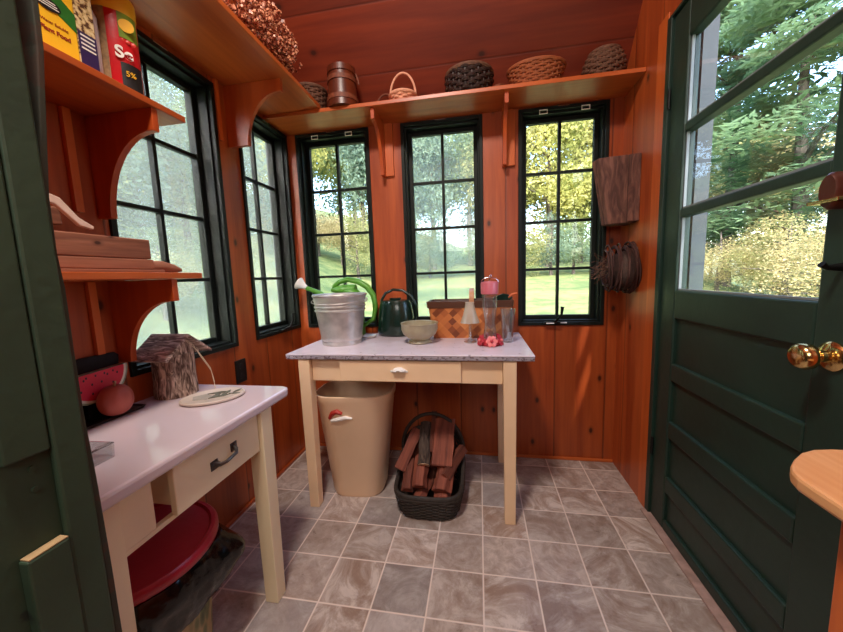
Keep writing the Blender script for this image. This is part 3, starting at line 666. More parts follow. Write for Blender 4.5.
for i, (a, mt) in enumerate(((-1.45, coral), (-2.6, redp), (-.45, redp), (.8, redp), (2.0, redp))):
    m = MB(); q = 6
    for j in range(q):
        b0 = 2*PI*j/q; m.blob((.017*math.cos(b0), 0, .017*math.sin(b0)), .0125, 1, (1, .35, 1))
    m.tilt(Matrix.Translation((.052*math.cos(a), .052*math.sin(a), .026))@Matrix.Rotation(a+PI/2, 4, 'Z')@Matrix.Rotation(-.35, 4, 'X'))
    fl = m.out('flower_port', mt, hf, smooth=True)
    m = MB(); m.blob((0, -.006, 0), .008, 1); m.tilt(Matrix.Translation((.052*math.cos(a), .052*math.sin(a), .026))@Matrix.Rotation(a+PI/2, 4, 'Z')@Matrix.Rotation(-.35, 4, 'X')); m.out('flower_centre', coral if mt is redp else redp, fl, smooth=True)
# tall clear glass at the right end
o = MB().lathe([(.0001, 0), (.024, 0), (.026, .004), (.033, .10), (.038, .175), (.0355, .175), (.030, .10), (.022, .012), (.0001, .010)], 32).out('drinking_glass', clearglass, None, (.142, 1.762, T), True)
tag(o, 'clear flared drinking glass at right end of the centre table', 'glass')

# ================================================================= UNDER THE CENTRE TABLE
binm = paint('cream_plastic', (240, 206, 170), .38, var=.04, scale=4, bump=.04)
wb = thing('waste_bin', 'tall cream plastic bin with red latch under the centre table', 'bin', (-.672, 1.690, .0005), .06)
L = [(rrect(.134, .112, .08), 0), (rrect(.142, .120, .085), .02), (rrect(.200, .148, .11), .52), (rrect(.208, .156, .115), .535), (rrect(.210, .158, .115), .565), (rrect(.203, .151, .11), .568), (rrect(.194, .142, .105), .53), (rrect(.134, .112, .08), .015)]
loft(MB(), L).out('bin_body', binm, wb, smooth=True)
m = MB(); m.tube([(-.105, -.138, .450), (-.085, -.145, .480), (-.060, -.150, .490), (-.035, -.148, .478)], [.010, .014, .013, .008], 8); lq = m.out('latch', paint('red_plastic', (178, 44, 36), .4), wb, smooth=True)
m = MB(); m.tube([(-.095, -.143, .438), (-.060, -.150, .448), (-.015, -.148, .458), (.015, -.144, .452)], [.008, .011, .010, .005], 8); m.out('latch_clip', white_glaze, lq, smooth=True)
m = MB(); m.tube([(-.125, -.134, .50), (-.118, -.122, .36), (-.106, -.112, .2), (-.098, -.108, .09), (-.075, -.112, .04), (-.05, -.117, .02)], .0018, 5); m.out('crack', blackmetal, wb)
# wicker log basket with firewood
wick = paint('dark_wicker', (46, 38, 32), .65, var=.35, scale=60, bump=.3)
def wicker(m, f, rows, stakes, r, amp, tmax=1.0, arc=None):
    """f(a,t)->Vector on the basket surface and its outward normal; woven rows around upright stakes"""
    seg = stakes*3
    for i in range(rows):
        t = tmax*(i+.5)/rows; pts = []
        for k in range(seg):
            a = 2*PI*k/seg; p, n = f(a, t); pts.append(p+n*amp*math.cos(stakes/2*a*1.0+PI*(i % 2)))
        m.tube(pts, r, 6, True)
    for k in range(stakes):
        a = 2*PI*k/stakes; m.tube([f(a, t/6*tmax)[0] for t in range(7)], r*.8, 5)
lb_ = thing('log_basket', 'dark wicker basket full of split firewood under the centre table', 'basket', (-.262, 1.632, .0005))
def lbf(a, t):
    ca, sa = math.cos(a), math.sin(a)
    sq = (abs(ca)**4+abs(sa)**4)**-.25
    hx, hy = .145+.022*t, .175+.020*t
    y = sa*sq*hy; top = .095+.18*max(0, (y+.10)/.30)**1.5
    return Vector((ca*sq*hx, y, .008+t*top)), Vector((ca, sa, 0)).normalized()
m = MB(); wicker(m, lbf, 11, 34, .0072, .005); m.out('wicker_wall', wick, lb_, smooth=True)
m = MB(); m.prism([(lbf(2*PI*i/40, 0)[0].x*.98, lbf(2*PI*i/40, 0)[0].y*.98) for i in range(40)], 'z', 0, .012); m.out('basket_floor', wick, lb_)
m = MB()
for q in (0, .012): m.tube([lbf(2*PI*i/60, 1)[0]+Vector((0, 0, .006+q)) for i in range(60)], .011, 8, True)
m.out('basket_rim', wick, lb_, smooth=True)
m = MB(); m.tube([(.168*math.cos(PI*i/16), .09, .22+.20*math.sin(PI*i/16)) for i in range(17)], .010, 8); m.out('basket_handle', wick, lb_, smooth=True)
logw = wood('split_log_wood', (150, 80, 58), (86, 36, 24), 'y', knots=False, rough=.8, coat=0, scale=2.2, bump=.8)
logw2 = wood('dark_log_wood', (120, 62, 44), (66, 30, 20), 'y', knots=False, rough=.85, coat=0, scale=2.2, bump=.8)
endw = paint('pale_log_end', (198, 160, 128), .8, var=.2, scale=60)
barkm = bark('log_bark', (96, 78, 66), (36, 26, 22), 'y', 40)
def log(kind, c, rot, L_, w_, h_, label, grp=None, mt=None, endm=None):
    t = thing('firewood_log', label, 'firewood', (-.262+c[0], 1.632+c[1], c[2]), 0, grp); t.rotation_euler = rot
    rnd = random.Random(int(c[0]*999)+int(c[2]*777)+int(c[1]*555))
    if kind == 'slab': poly = [(-w_/2, -h_/2), (w_/2*.9, -h_/2*.8), (w_/2, h_/2*.7), (-w_/2*.8, h_/2)]
    elif kind == 'wedge': poly = [(-w_/2, -h_/2), (w_/2, -h_/2*.7), (w_*.2, h_/2), (-w_*.25, h_*.42)]
    else: poly = [(w_/2*math.cos(2*PI*i/14)*(1+.06*rnd.random()), h_/2*math.sin(2*PI*i/14)*(1+.06*rnd.random())) for i in range(14)]
    m = MB(); ring = []
    nseg = 5
    for s_ in range(nseg+1):
        y = -L_/2+L_*s_/nseg; j = .003
        ring.append([m.bm.verts.new((x+rnd.uniform(-j, j), y, z+rnd.uniform(-j, j))) for x, z in poly])
    for A, B in zip(ring, ring[1:]):
        for i in range(len(A)): m.bm.faces.new((A[i], A[(i+1) % len(A)], B[(i+1) % len(B)], B[i]))
    m.bm.faces.new(ring[0][::-1]); m.bm.faces.new(ring[-1])
    m.out('log_body', mt or (barkm if kind == 'round' else logw), t, bevel=.0015)
    m = MB(); m.prism([(x*.93, z*.93) for x, z in poly], 'y', -L_/2-.0025, -L_/2-.0003); m.out('cut_end', endm or (endw if kind == 'round' else logw), t)
    return t
# rot x positive raises the far (+y) end
log('slab', (.065, .02, .300), (.80, 0, -.03), .24, .115, .030, 'broad flat reddish slab of firewood at top right of the basket')
log('round', (-.030, .02, .285), (.75, 0, .05), .22, .062, .062, 'round bark-covered log with pale end in the basket centre')
log('slab', (-.115, .00, .262), (.80, .35, -.12), .22, .060, .028, 'reddish split log leaning at top left of the basket')
log('slab', (.008, .075, .325), (.75, 0, .02), .22, .030, .05, 'thin upright split stick between the round log and broad slab', mt=logw2)
log('wedge', (-.040, -.075, .190), (.55, .1, .1), .16, .075, .035, 'reddish wedge of firewood just below the round log')
log('wedge', (.078, -.085, .175), (.45, .0, -.12), .15, .095, .032, 'reddish flat wedge below the broad slab', )
log('wedge', (.072, -.105, .120), (.20, .1, .15), .15, .085, .030, 'lowest right firewood wedge by the basket rim')
log('wedge', (-.035, -.110, .105), (.15, -.1, -.25), .15, .070, .026, 'lowest middle firewood stick lying behind the front rim')
log('wedge', (-.100, -.080, .170), (.40, .2, .15), .17, .060, .035, 'dark split log at the left side of the basket', mt=logw2)
log('slab', (.128, -.02, .215), (.55, .9, .0), .20, .05, .026, 'dark split log standing along the right side of the basket', mt=logw2)
for i, (x, y, z, r_) in enumerate(((-.09, .02, .09, .1), (.0, .03, .10, .0), (.09, .03, .09, -.1), (-.06, -.02, .045, .1), (.05, -.02, .045, 0), (.0, .09, .20, .05), (-.09, .10, .20, 0), (.09, .11, .20, 0))):
    log('wedge', (x, y, z), (.12 if i < 5 else .6, 0, r_), .16, .06, .035, 'dark split log buried low in the firewood basket', 'firewood buried low in the basket', mt=logw2)

# ================================================================= LEFT TABLE ITEMS
A = AZ+.0005
brk = bark('birdhouse_bark', (224, 196, 172), (84, 60, 48), 'z', 56); brk2 = bark('roof_bark', (236, 212, 194), (96, 68, 58), 'x', 50)
bh = thing('log_birdhouse', 'rustic birdhouse made of a bark log with slanted bark roof', 'birdhouse', (-1.112, 1.030, A), -.02)
m = MB(); m.lathe([(.0001, 0), (.068, 0), (.068, .02), (.065, .06), (.066, .12), (.067, .155), (.0001, .156)], 40, fn=lambda a, r, z: r*(1+.05*noise.noise(Vector((math.cos(a)*4, math.sin(a)*4, z*14)))) if r > .01 else r)
m.out('log_body', brk, bh, smooth=True)
m = MB().prism([(-.07, .150), (.07, .150), (0, .208)], 'x', -.058, .058); m.out('gable_block', brk, bh)
m = MB()
for s_ in (-1, 1):
    m.obox((0, s_*.047, .185), (.160, .125, .010), (s_*-.66, 0, 0))
m.out('bark_roof', brk2, bh, bevel=.003)
m = MB(); m.blob((.045, -.058, .118), .032, 2, (.6, .3, 1), .1); m.out('bark_knot', brk, bh, smooth=True)
m = MB(); m.tube([(.06, -.01, .215), (.085, .005, .19), (.10, .02, .14), (.12, .04, .08), (.135, .035, .015), (.125, .02, .003)], .0013, 5); m.tube([(.06, -.01, .215), (.09, .02, .16), (.112, .045, .09), (.11, .06, .03)], .0013, 5); m.out('hanging_cord', paint('pale_cord', (206, 188, 160), .8), bh)
# oval plaque
pq = thing('oval_plaque', 'pale oval plaque with grey painted leaves lying flat on the left table', 'plaque', (-.932, 1.000, A), .72)
MB().lathe([(.0001, 0), (.092, 0), (.100, .004), (.100, .009), (.094, .012), (.088, .010), (.0001, .010)], 48, sx=1, sy=.80).out('plaque_body', paint('pale_stoneware', (206, 190, 176), .35, var=.06, scale=20), pq, smooth=True)
lf = paint('grey_green_glaze', (104, 104, 90), .5, var=.2, scale=40)
m = MB()
for i in range(11):
    a = random.uniform(0, 2*PI); x, y = .045+random.uniform(-.045, .035), random.uniform(-.03, .03); L_ = random.uniform(.018, .03)
    c_, s_ = math.cos(a), math.sin(a); w_ = L_*.33
    pts = [(x-L_*c_, y-L_*s_), (x-w_*s_, y+w_*c_), (x+L_*c_, y+L_*s_), (x+w_*s_, y-w_*c_)]
    m.prism(pts, 'z', .0103, .0120+i*.0001)
m.out('leaf_relief', lf, pq)
m = MB().prism([(-.06, -.02), (-.02, -.035), (.0, -.01), (-.02, .03), (-.06, .02)], 'z', .0103, .0112); m.out('painted_patch', paint('grey_wash', (168, 160, 150), .5, var=.15, scale=50), pq)
# tray with melon slice and pumpkin
tr = MB(); loft(tr, [(rrect(.038, .105, .01), 0), (rrect(.042, .110, .01), .008), (rrect(.038, .106, .01), .008), (rrect(.036, .102, .01), .004)])
o = tr.out('shallow_tray', paint('dark_tray_metal', (54, 44, 42), .4, .5, .2), None, (-1.145, .800, A)); tag(o, 'shallow dark tray under the pumpkin on the left table', 'tray')
wm = thing('watermelon_slice', 'decorative red watermelon slice with black seeds standing on the dark tray', 'ornament', (-1.166, .806, A+.0085), 0)
R = .098
def half(r, n=24): return [(r*math.cos(PI+PI*i/n), r*math.sin(PI+PI*i/n)) for i in range(n+1)]
tm = Matrix.Translation((0, 0, .138))
MB().box(-.012, .012, -.03, .03, 0, .045).out('stand_block', blackmetal, wm)
for nm, ri, th, mt in (('rind', R, .010, paint('melon_rind', (150, 160, 128), .5, var=.3, scale=30)), ('white_rind', R*.94, .0115, paint('melon_pith', (224, 214, 190), .5)), ('flesh', R*.86, .013, paint('melon_flesh', (206, 40, 62), .5, var=.08))):
    m = MB().prism([(y, z) for y, z in half(ri)], 'x', -th, th); m.tilt(tm@Matrix.Rotation(.05, 4, 'X')); m.out(nm, mt, wm)
sd_ = paint('melon_seed', (40, 14, 18), .4)
sp_ = [(rr_*math.cos(PI+PI*(i+.6)/(4.2+row*2)), rr_*math.sin(PI+PI*(i+.6)/(4.2+row*2))) for row, rr_ in enumerate((.036, .064)) for i in range(4+row*2)]+[(y, -.010) for y in (-.05, -.025, 0, .025, .05)]
for y, z in sp_:
    m = MB().blob((.0132, y, z), .0042, 1, (.4, .7, 1)); m.tilt(tm@Matrix.Rotation(.05, 4, 'X')); m.out('seed', sd_, wm, smooth=True)
pk = thing('toy_pumpkin', 'small dusky orange pumpkin ornament on the dark tray', 'ornament', (-1.112, .822, A+.0085))
pk.scale = (.88, .88, 1.35)
MB().lathe([(.0001, .004)]+[(.046*math.sin(PI*(.06+.86*i/16))**.8, .035-.035*math.cos(PI*(.06+.86*i/16))) for i in range(17)]+[(.0001, .062)], 64, sy=1.1, fn=lambda a, r, z: r*(1+.03*abs(math.sin(4*a)))).out('pumpkin_body', paint('dusky_orange', (172, 82, 66), .5, var=.15, scale=20), pk, smooth=True)
MB().tube([(0, 0, .062), (.003, 0, .072), (.010, 0, .078)], [.005, .004, .003], 8).out('stem', worn_tan, pk, smooth=True)
o = MB(); loft(o, [(rrect(.008, .085, .006), 0), (rrect(.010, .088, .006), .01), (rrect(.009, .105, .006), .180), (rrect(.005, .095, .004), .190)])
o = o.out('black_case', paint('black_cloth', (18, 16, 17), .9, var=.2, scale=40), None, (-1.1915, .800, A), True); tag(o, 'flat black case leaning on the left wall behind the melon slice', 'case')
# foil dish
o = MB(); loft(o, [(rrect(.050, .042, .008), 0), (rrect(.052, .044, .008), .040), (rrect(.048, .040, .007), .040), (rrect(.047, .039, .007), .004)])
gd = thing('glass_dish', 'small square clear glass dish on the left table near the entry door', 'dish', (-.905, .585, A), .05); gd.scale = (.85, .85, .85)
o.out('dish_body', glassmat('thick_clear_glass', (.90, .92, .92), .35, .06), gd, smooth=True)
m = MB()
for i in range(6): m.obox((random.uniform(-.02, .02), random.uniform(-.02, .02), .010+i*.003), (.05, .004, .004), (0, random.uniform(-.2, .2), random.uniform(0, 3)))
m.out('wire_contents', chrome, gd)
# outlet on the wall
ot = thing('wall_outlet', 'black electrical outlet on the left wall below the window', 'outlet', (LW, 1.475, .715))
MB().box(.0005, .010, -.036, .036, -.058, .058).out('outlet_plate', paint('black_plastic', (16, 16, 17), .35), ot, bevel=.003)
m = MB()
for z in (-.026, .026): m.tube([(.010, 0, z), (.0125, 0, z)], .016, 16)
m.out('socket', paint('socket_black', (30, 30, 31), .4), ot)

# ================================================================= TRASH CAN UNDER THE LEFT TABLE
def olive():
    m, nt, b = newmat('olive_leaf_pattern'); tc = N(nt, 'ShaderNodeTexCoord')
    vo = N(nt, 'ShaderNodeTexVoronoi'); vo.inputs['Scale'].default_value = 34; mp = N(nt, 'ShaderNodeMapping'); mp.inputs['Scale'].default_value = (1, 1, .45); mp.inputs['Rotation'].default_value = (.4, .3, 0)
    nt.links.new(tc.outputs['Object'], mp.inputs[0]); nt.links.new(mp.outputs[0], vo.inputs['Vector'])
    col = ramp(nt, vo.outputs['Distance'], [(.15, lin((66, 80, 44))), (.4, lin((108, 112, 66))), (.6, lin((176, 150, 100)))])
    nt.links.new(col, b.inputs['Base Color']); b.inputs['Roughness'].default_value = .45; return m
tcn = thing('trash_can', 'olive patterned trash can with dark red lid and black liner under left table', 'bin', (-.968, .708, .0005))
MB().lathe([(.0001, 0), (.150, 0), (.153, .01), (.178, .40), (.172, .40), (.148, .012), (.0001, .008)], 48).out('can_body', olive(), tcn, smooth=True)
redlid = paint('dark_red_plastic', (168, 34, 52), .32, var=.08)
MB().lathe([(.176, .400), (.196, .402), (.203, .410), (.203, .428), (.196, .436), (.186, .437), (.180, .431), (.0001, .436)], 64).out('lid', redlid, tcn, smooth=True)
bagm = paint('black_liner_plastic', (5, 5, 6), .22, var=.2, bump=.3, scale=9, spec=.45)
def bagf(a, r, z):
    k = 1+.05*noise.noise(Vector((math.cos(a)*3.5, math.sin(a)*3.5, z*16)))+.035*abs(noise.noise(Vector((math.cos(a)*9+z*18, math.sin(a)*9, z*30))))+.02*noise.noise(Vector((math.cos(a)*26, math.sin(a)*26, z*60)))
    fl = math.exp(-((a-.65)/.30)**2)*.062*math.exp(-((z-.31)/.07)**2)
    return r*k+fl
MB().lathe([(.194, .398), (.199, .39), (.201, .38), (.204, .37), (.205, .36), (.205, .35), (.205, .34), (.204, .33), (.202, .32), (.200, .31), (.198, .30), (.195, .29), (.192, .28), (.190, .27), (.186, .258), (.182, .245), (.176, .232), (.170, .235), (.180, .28), (.184, .33), (.184, .396)], 140, fn=bagf).out('bin_liner', bagm, tcn, smooth=True)

# ================================================================= MIDDLE LEFT SHELF: BOXES
ZAs = ZA+.0195
yel = paint('box_yellow', (246, 190, 40), .4, var=.04); grn = paint('box_green', (40, 110, 40), .4, var=.05); redt = paint('print_red', (150, 40, 20), .5); wht = paint('print_white', (240, 238, 230), .5, var=.03); pur = paint('box_purple', (50, 36, 84), .4, var=.05); blk = paint('print_black', (16, 16, 18), .5)
RX = (PI/2, 0, PI/2)      # lettering faces +x
bx = thing('plant_food_box', 'yellow and green plant food box at near end of the middle shelf', 'box', (-1.008, .672, ZAs), -.02)
MB().box(-.04, .04, -.073, .075, 0, .20).out('carton', yel, bx, bevel=.002)
m = MB().prism([(-.075, .085), (-.03, .115), (.02, .100), (.075, .070), (.075, .112), (.02, .150), (-.02, .165), (-.075, .150)], 'x', .0403, .0408); m.out('green_band', grn, bx)
m = MB().prism([(.022+.024*math.cos(2*PI*i/24), .100+.013*math.sin(2*PI*i/24)) for i in range(24)], 'x', .0410, .0416); m.out('oval_emblem', blk, bx)
m = MB()
for i in range(3): m.box(.0417, .0420, 0+i*.003, .042-i*.003, .095+i*.005, .097+i*.005)
m.out('emblem_stripes', wht, bx)
text('Water Soluble', .009, redt, 'printed_text', bx, (.0405, .030, .062), RX)
text('Plant Food', .0135, redt, 'printed_text', bx, (.0405, .030, .044), RX, offset=.0004)
def speck(name, a, b_, c):
    m, nt, b = newmat(name); tc = N(nt, 'ShaderNodeTexCoord'); vo = N(nt, 'ShaderNodeTexNoise'); vo.inputs['Scale'].default_value = 90; vo.inputs['Detail'].default_value = 3
    nt.links.new(tc.outputs['Object'], vo.inputs['Vector'])
    nt.links.new(ramp(nt, vo.outputs['Fac'], [(.42, lin(a)), (.48, lin(b_)), (.60, lin(c))]), b.inputs['Base Color']); b.inputs['Roughness'].default_value = .45; return m
b2 = thing('patterned_box', 'speckled cream and purple carton behind the yellow box', 'box', (-.990, .770, ZAs), .0)
MB().box(-.03, .022, -.021, .021, 0, .215).out('carton', speck('printed_speckle', (90, 60, 40), (206, 176, 120), (232, 214, 168)), b2, bevel=.002)
MB().box(.0223, .0228, -.0205, .0205, .004, .085).out('purple_label', pur, b2)
m = MB()
for i in range(4): m.box(.0229, .0233, -.016, .016, .045+i*.010, .049+i*.010)
m.out('label_lines', wht, b2)
ob = MB().lathe([(.0001, 0), (.016, 0), (.018, .01), (.018, .16), (.010, .18), (.010, .20), (.0001, .20)], 24).out('spray_bottle', paint('pale_silver_plastic', (206, 206, 214), .2, .3, .05), None, (-1.005, .808, ZAs), True)
tag(ob, 'slim pale bottle between the cartons and red canister', 'bottle')
cn = thing('garden_dust_canister', 'red and yellow oval garden dust canister on the middle shelf', 'canister', (-1.000, .872, ZAs), -.62)
MB().lathe([(.0001, 0), (.046, 0), (.049, .006), (.049, .235), (.045, .242), (.0001, .242)], 48, sx=.75, sy=1).out('canister_body', paint('canister_red', (200, 24, 34), .35, var=.04), cn, smooth=True)
MB().lathe([(.0495, .200), (.0505, .202), (.0505, .242), (.047, .250), (.0001, .252)], 48, sx=.75, sy=1).out('canister_lid', paint('lid_yellow', (238, 190, 50), .35, var=.04), cn, smooth=True)
def curved(name, y0, y1, z0, z1, mat, off=.0006, n=10):
    m = MB(); pts = []
    for i in range(n+1):
        y = y0+(y1-y0)*i/n; pts.append(((.049*.75+off)*math.sqrt(max(0, 1-(y/.0495)**2))+.0004, y))
    for (xa, a), (xb, b_) in zip(pts, pts[1:]): m.quad((xa, a, z0), (xb, b_, z0), (xb, b_, z1), (xa, a, z1))
    return m.out(name, mat, cn)
curved('ribbed_side_label', -.047, -.022, .0, .20, paint('tan_barcode_side', (150, 120, 84), .5, var=.3, scale=80))
curved('green_label', .004, .046, .135, .20, paint('label_green', (120, 150, 50), .4, var=.2, scale=50))
curved('black_label', .0, .046, .0, .070, blk)
MB().prism([(.022+.017*math.cos(2*PI*i/24), .168+.017*math.sin(2*PI*i/24)) for i in range(24)], 'x', .0360, .0375).out('round_seal', yel, cn)
text('Se', .042, wht, 'printed_text', cn, (.0390, .010, .092), (PI/2, 0, PI/2+.12), .0012, .0012)
text('5%', .020, yel, 'printed_text', cn, (.0372, .020, .040), (PI/2, 0, PI/2+.25), .0006)
m = MB()
for i in range(3): m.blob((.0345, .010+i*.012, .130-i*.003), .006, 1, (.3, 1, 1))
m.out('berry_picture', paint('berry_red', (220, 70, 60), .4), cn, smooth=True)

# ================================================================= LOWEST LEFT SHELF: OLD WOOD
ZCs = ZC+.0195
old = wood('weathered_board', (170, 112, 86), (112, 66, 48), 'y', rough=.8, coat=0, scale=2, bump=.8)
cr = thing('wooden_crate', 'weathered long wooden crate on the lowest left shelf', 'crate', (-1.055, .735, ZCs), -.02)
MB().box(-.065, .055, -.20, .20, 0, .010).out('bottom_board', old, cr, bevel=.002)
MB().box(.040, .055, -.20, .165, .0105, .040).out('side_board', old, cr, bevel=.002)
MB().box(.040, .055, -.20, .160, .0415, .100).out('side_board', old, cr, bevel=.003)
MB().box(-.065, -.050, -.20, .160, .0105, .100).out('side_board', old, cr, bevel=.003)
MB().box(-.050, .040, .148, .160, .0105, .096).out('end_board', old, cr, bevel=.002)
o = MB().obox((0, 0, 0), (.05, .16, .045), (.1, .05, 0)).out('old_wood_block', old, None, (-1.055, .62, ZCs+.135), bevel=.004); tag(o, 'dark wood block lying in the weathered crate', 'wood block')
m = MB()
pts = [(-.10, .022), (-.075, .036), (-.055, .030), (-.02, -.012), (.012, -.030), (.01, -.038), (-.02, -.032), (-.065, .012)]
m.prism(pts, 'x', -.012, .0); o = m.out('paper_scrap', paint('pale_pink_paper', (226, 196, 180), .8, var=.08, scale=20), None, (-.998, .735, ZCs+.150), bevel=.002)
tag(o, 'crumpled pale paper sticking out of the weathered crate', 'paper')
o = MB(); o.tube([(0, -.05, .02), (0, 0, .022), (0, .05, .016), (0, .075, .012)], [.020, .020, .014, .006], 10)
o = o.out('wood_offcut', old, None, (-1.035, .955, ZCs-.001), True); tag(o, 'rounded wood offcut beyond the crate end, before the window', 'wood')

# ================================================================= TOP SHELVES: BASKETS
ZT = ZB+.0005
def roundbasket(name, label, loc, rb, rt, h, rows, stakes, mat, handle=None, sx=1, sy=1, r=.006, hh=.1, belly=0, rimm_=None, grp='baskets along the top shelf'):
    t = thing(name, label, 'basket', loc, 0, grp)
    def f(a, q):
        R_ = rb+(rt-rb)*q+belly*math.sin(PI*q); return Vector((R_*math.cos(a)*sx, R_*math.sin(a)*sy, .006+q*h)), Vector((math.cos(a), math.sin(a), 0))
    m = MB(); wicker(m, f, rows, stakes, r, r*.7); m.out('basket_wall', mat, t, smooth=True)
    MB().lathe([(.0001, .001), (rb, .001), (rb+(rt-rb)*.1, .012), (rt*.97, h), (rt*.94, h), (rb*.97, .014), (.0001, .012)], 32, sx=sx, sy=sy).out('basket_lining', mat, t, smooth=True)
    m = MB(); m.tube([f(2*PI*i/48, 1)[0] for i in range(48)], r*1.5, 8, True); m.out('basket_rim', rimm_ or mat, t, smooth=True)
    if handle:
        m = MB(); m.tube([((rt)*math.cos(PI*i/18)*sx, 0, h+hh*math.sin(PI*i/18)) for i in range(19)], r*1.1, 8); m.out('basket_handle', handle, t, smooth=True)
    return t
brw = paint('brown_wicker', (112, 54, 30), .6, var=.3, scale=50); tanw = paint('tan_wicker', (150, 80, 44), .6, var=.2, scale=50); palew = paint('pale_wicker', (224, 160, 130), .6, var=.15, scale=50); greyw = paint('grey_brown_wicker', (100, 66, 48), .65, var=.35, scale=70)
# wooden firkin
fk = thing('wooden_firkin', 'lidded brown wooden pail with hoops at left end of the back shelf', 'pail', (-.738, 1.905, ZT))
fk.scale = (.86, .86, 1.10)
stave = wood('firkin_staves', (100, 42, 20), (74, 28, 12), 'z', knots=False, scale=2)
MB().lathe([(.0001, 0), (.098, 0), (.085, .165), (.0001, .165)], 40).out('staves', stave, fk, smooth=True)
MB().lathe([(.0885, .160), (.091, .162), (.089, .190), (.060, .196), (.0001, .196)], 40).out('lid', stave, fk, smooth=True)
for z, r_ in ((.03, .0965), (.12, .091)): MB().lathe([(r_, z), (r_+.003, z), (r_+.002, z+.022), (r_-.002, z+.022)], 40).out('hoop', brw, fk, smooth=True)
m = MB(); m.tube([(.105*math.cos(PI*i/16), .02, .12+.09*math.sin(PI*i/16)) for i in range(17)], .006, 8); m.out('bail_handle', brw, fk, smooth=True)
MB().blob((0, 0, .203), .010, 1).out('lid_knob', stave, fk, smooth=True)
roundbasket('round_basket', 'dark round wicker basket half behind the wooden pail', (-.950, 1.940, ZT), .075, .092, .130, 10, 20, greyw)
roundbasket('handled_basket', 'small pale basket with a thin hoop handle on the back shelf', (-.400, 1.930, ZT), .056, .072, .038, 4, 16, palew, palew, r=.0055, hh=.128)
roundbasket('handled_basket', 'dim brown basket with low hoop handle behind the small pale one', (-.520, 2.01, ZT), .045, .055, .035, 4, 16, brw, brw, r=.005, hh=.075, )
roundbasket('dark_basket', 'dark bulging twig basket in the middle of the back shelf', (-.040, 1.950, ZT), .100, .118, .105, 7, 22, paint('black_twig', (46, 24, 18), .6, var=.4, scale=60), r=.0085, belly=.008, rimm_=greyw)
roundbasket('open_basket', 'wide tan splint bowl basket right of the dark basket', (.305, 1.960, ZT), .090, .120, .100, 9, 26, tanw, r=.0058, sx=1.18, sy=.85)
roundbasket('tall_basket', 'tall dim grey-brown basket at right end of the back shelf', (.635, 1.965, ZT), .075, .070, .130, 10, 20, greyw, r=.0065, belly=.022)
o = MB().blob((0, 0, .030), .034, 2, (1.3, .9, .9), .5, 4).out('pine_cone', brw, None, (-.235, 1.97, ZT), True); tag(o, 'dark lumpy pine cone left of the dark twig basket', 'pine cone')
o = MB().blob((0, 0, .022), .024, 2, (1.4, .9, .9), .5, 4).out('pine_cone', brw, None, (.112, 1.92, ZT), True); tag(o, 'small dark pine cone between the dark and tan baskets', 'pine cone')
o = MB().tube([(-.03, 0, .01), (.03, .01, .008)], .0035, 6).out('white_stick', white_glaze, None, (-.86, 1.885, ZT-.003)); tag(o, 'short white stick at the corner of the two top shelves', 'stick')
# dried flower bunch on the left top shelf
df = thing('dried_flowers', 'big bunch of dried brown flowers hanging over the left top shelf', 'dried flowers', (-1.02, 1.42, ZB+.021))
m = MB(); stems = MB()
rnd = random.Random(3)
for i in range(1500):
    t = rnd.random(); cx, cy, cz = .075+.045*t, -.18+.36*t, .10+.03*math.sin(t*3)
    R_ = .115*(1-.45*abs(t-.5))
    v = Vector((rnd.gauss(0, 1), rnd.gauss(0, 1), rnd.gauss(0, 1))).normalized()*R_*rnd.uniform(.6, 1.05)
    p = Vector((cx, cy, cz))+Vector((v.x*.9, v.y*1.1, max(v.z, -.085)))
    if p.z < .008: p.z = .010
    m.obox(p, (rnd.uniform(.006, .014),)*2+(rnd.uniform(.004, .010),), (rnd.random()*3, rnd.random()*3, rnd.random()*3))
m.out('flower_heads', speck('dried_flower', (110, 48, 30), (186, 104, 74), (226, 160, 124)), df)
for i in range(60):
    t = rnd.random(); stems.tube([(.10+.04*t+rnd.uniform(-.04, .04), -.16+.34*t, .06), (rnd.uniform(-.05, .05), rnd.uniform(-.32, -.25), .02+rnd.uniform(0, .03))], .0016, 4)
stems.out('stems', brw, df)

# ================================================================= RIGHT WALL HANGINGS
slabb = bark('slab_bark', (124, 82, 68), (76, 46, 38), 'z', 22)
bp_ = thing('bark_wall_pocket', 'folded slab of brown bark hanging on the right wall above the wreath', 'wall hanging', (RW, 1.945, 1.395))
m = MB(); m.prism([(-.055, -.055), (-.005, -.065), (-.001, .060), (-.075, .070), (-.140, .020), (-.125, -.040)], 'z', 0, .33)
for v in m.bm.verts:
    k = v.co.z/.33; v.co.x -= .055*k if v.co.x < -.02 else 0; v.co.y += .0
m.out('bark_slab', slabb, bp_, bevel=.004)
m = MB(); m.prism([(-.052, -.080), (-.001, -.087), (-.001, -.0665), (-.050, -.0565)], 'z', .005, .325); m.out('bark_strip', slabb, bp_, bevel=.003)
wr = thing('grapevine_wreath', 'dark twig wreath with loose tendrils hanging on the right wall', 'wreath', (RW, 1.880, 1.170))
m = MB(); rnd = random.Random(5)
for k in range(26):
    a0 = rnd.random()*6.28; ry, rz_ = rnd.uniform(.055, .095), rnd.uniform(.085, .130); dx = rnd.uniform(-.145, -.012); tw = rnd.uniform(-.02, .02); n = 26
    m.tube([(dx+tw*math.sin(2*PI*i/n), ry*math.cos(a0+2*PI*i/n)+rnd.uniform(-.004, .004), rz_*math.sin(a0+2*PI*i/n)) for i in range(n)], rnd.uniform(.0035, .006), 5, True)
m.out('vine_rings', paint('dark_twig', (62, 32, 24), .8, var=.3, scale=60), wr, smooth=True)
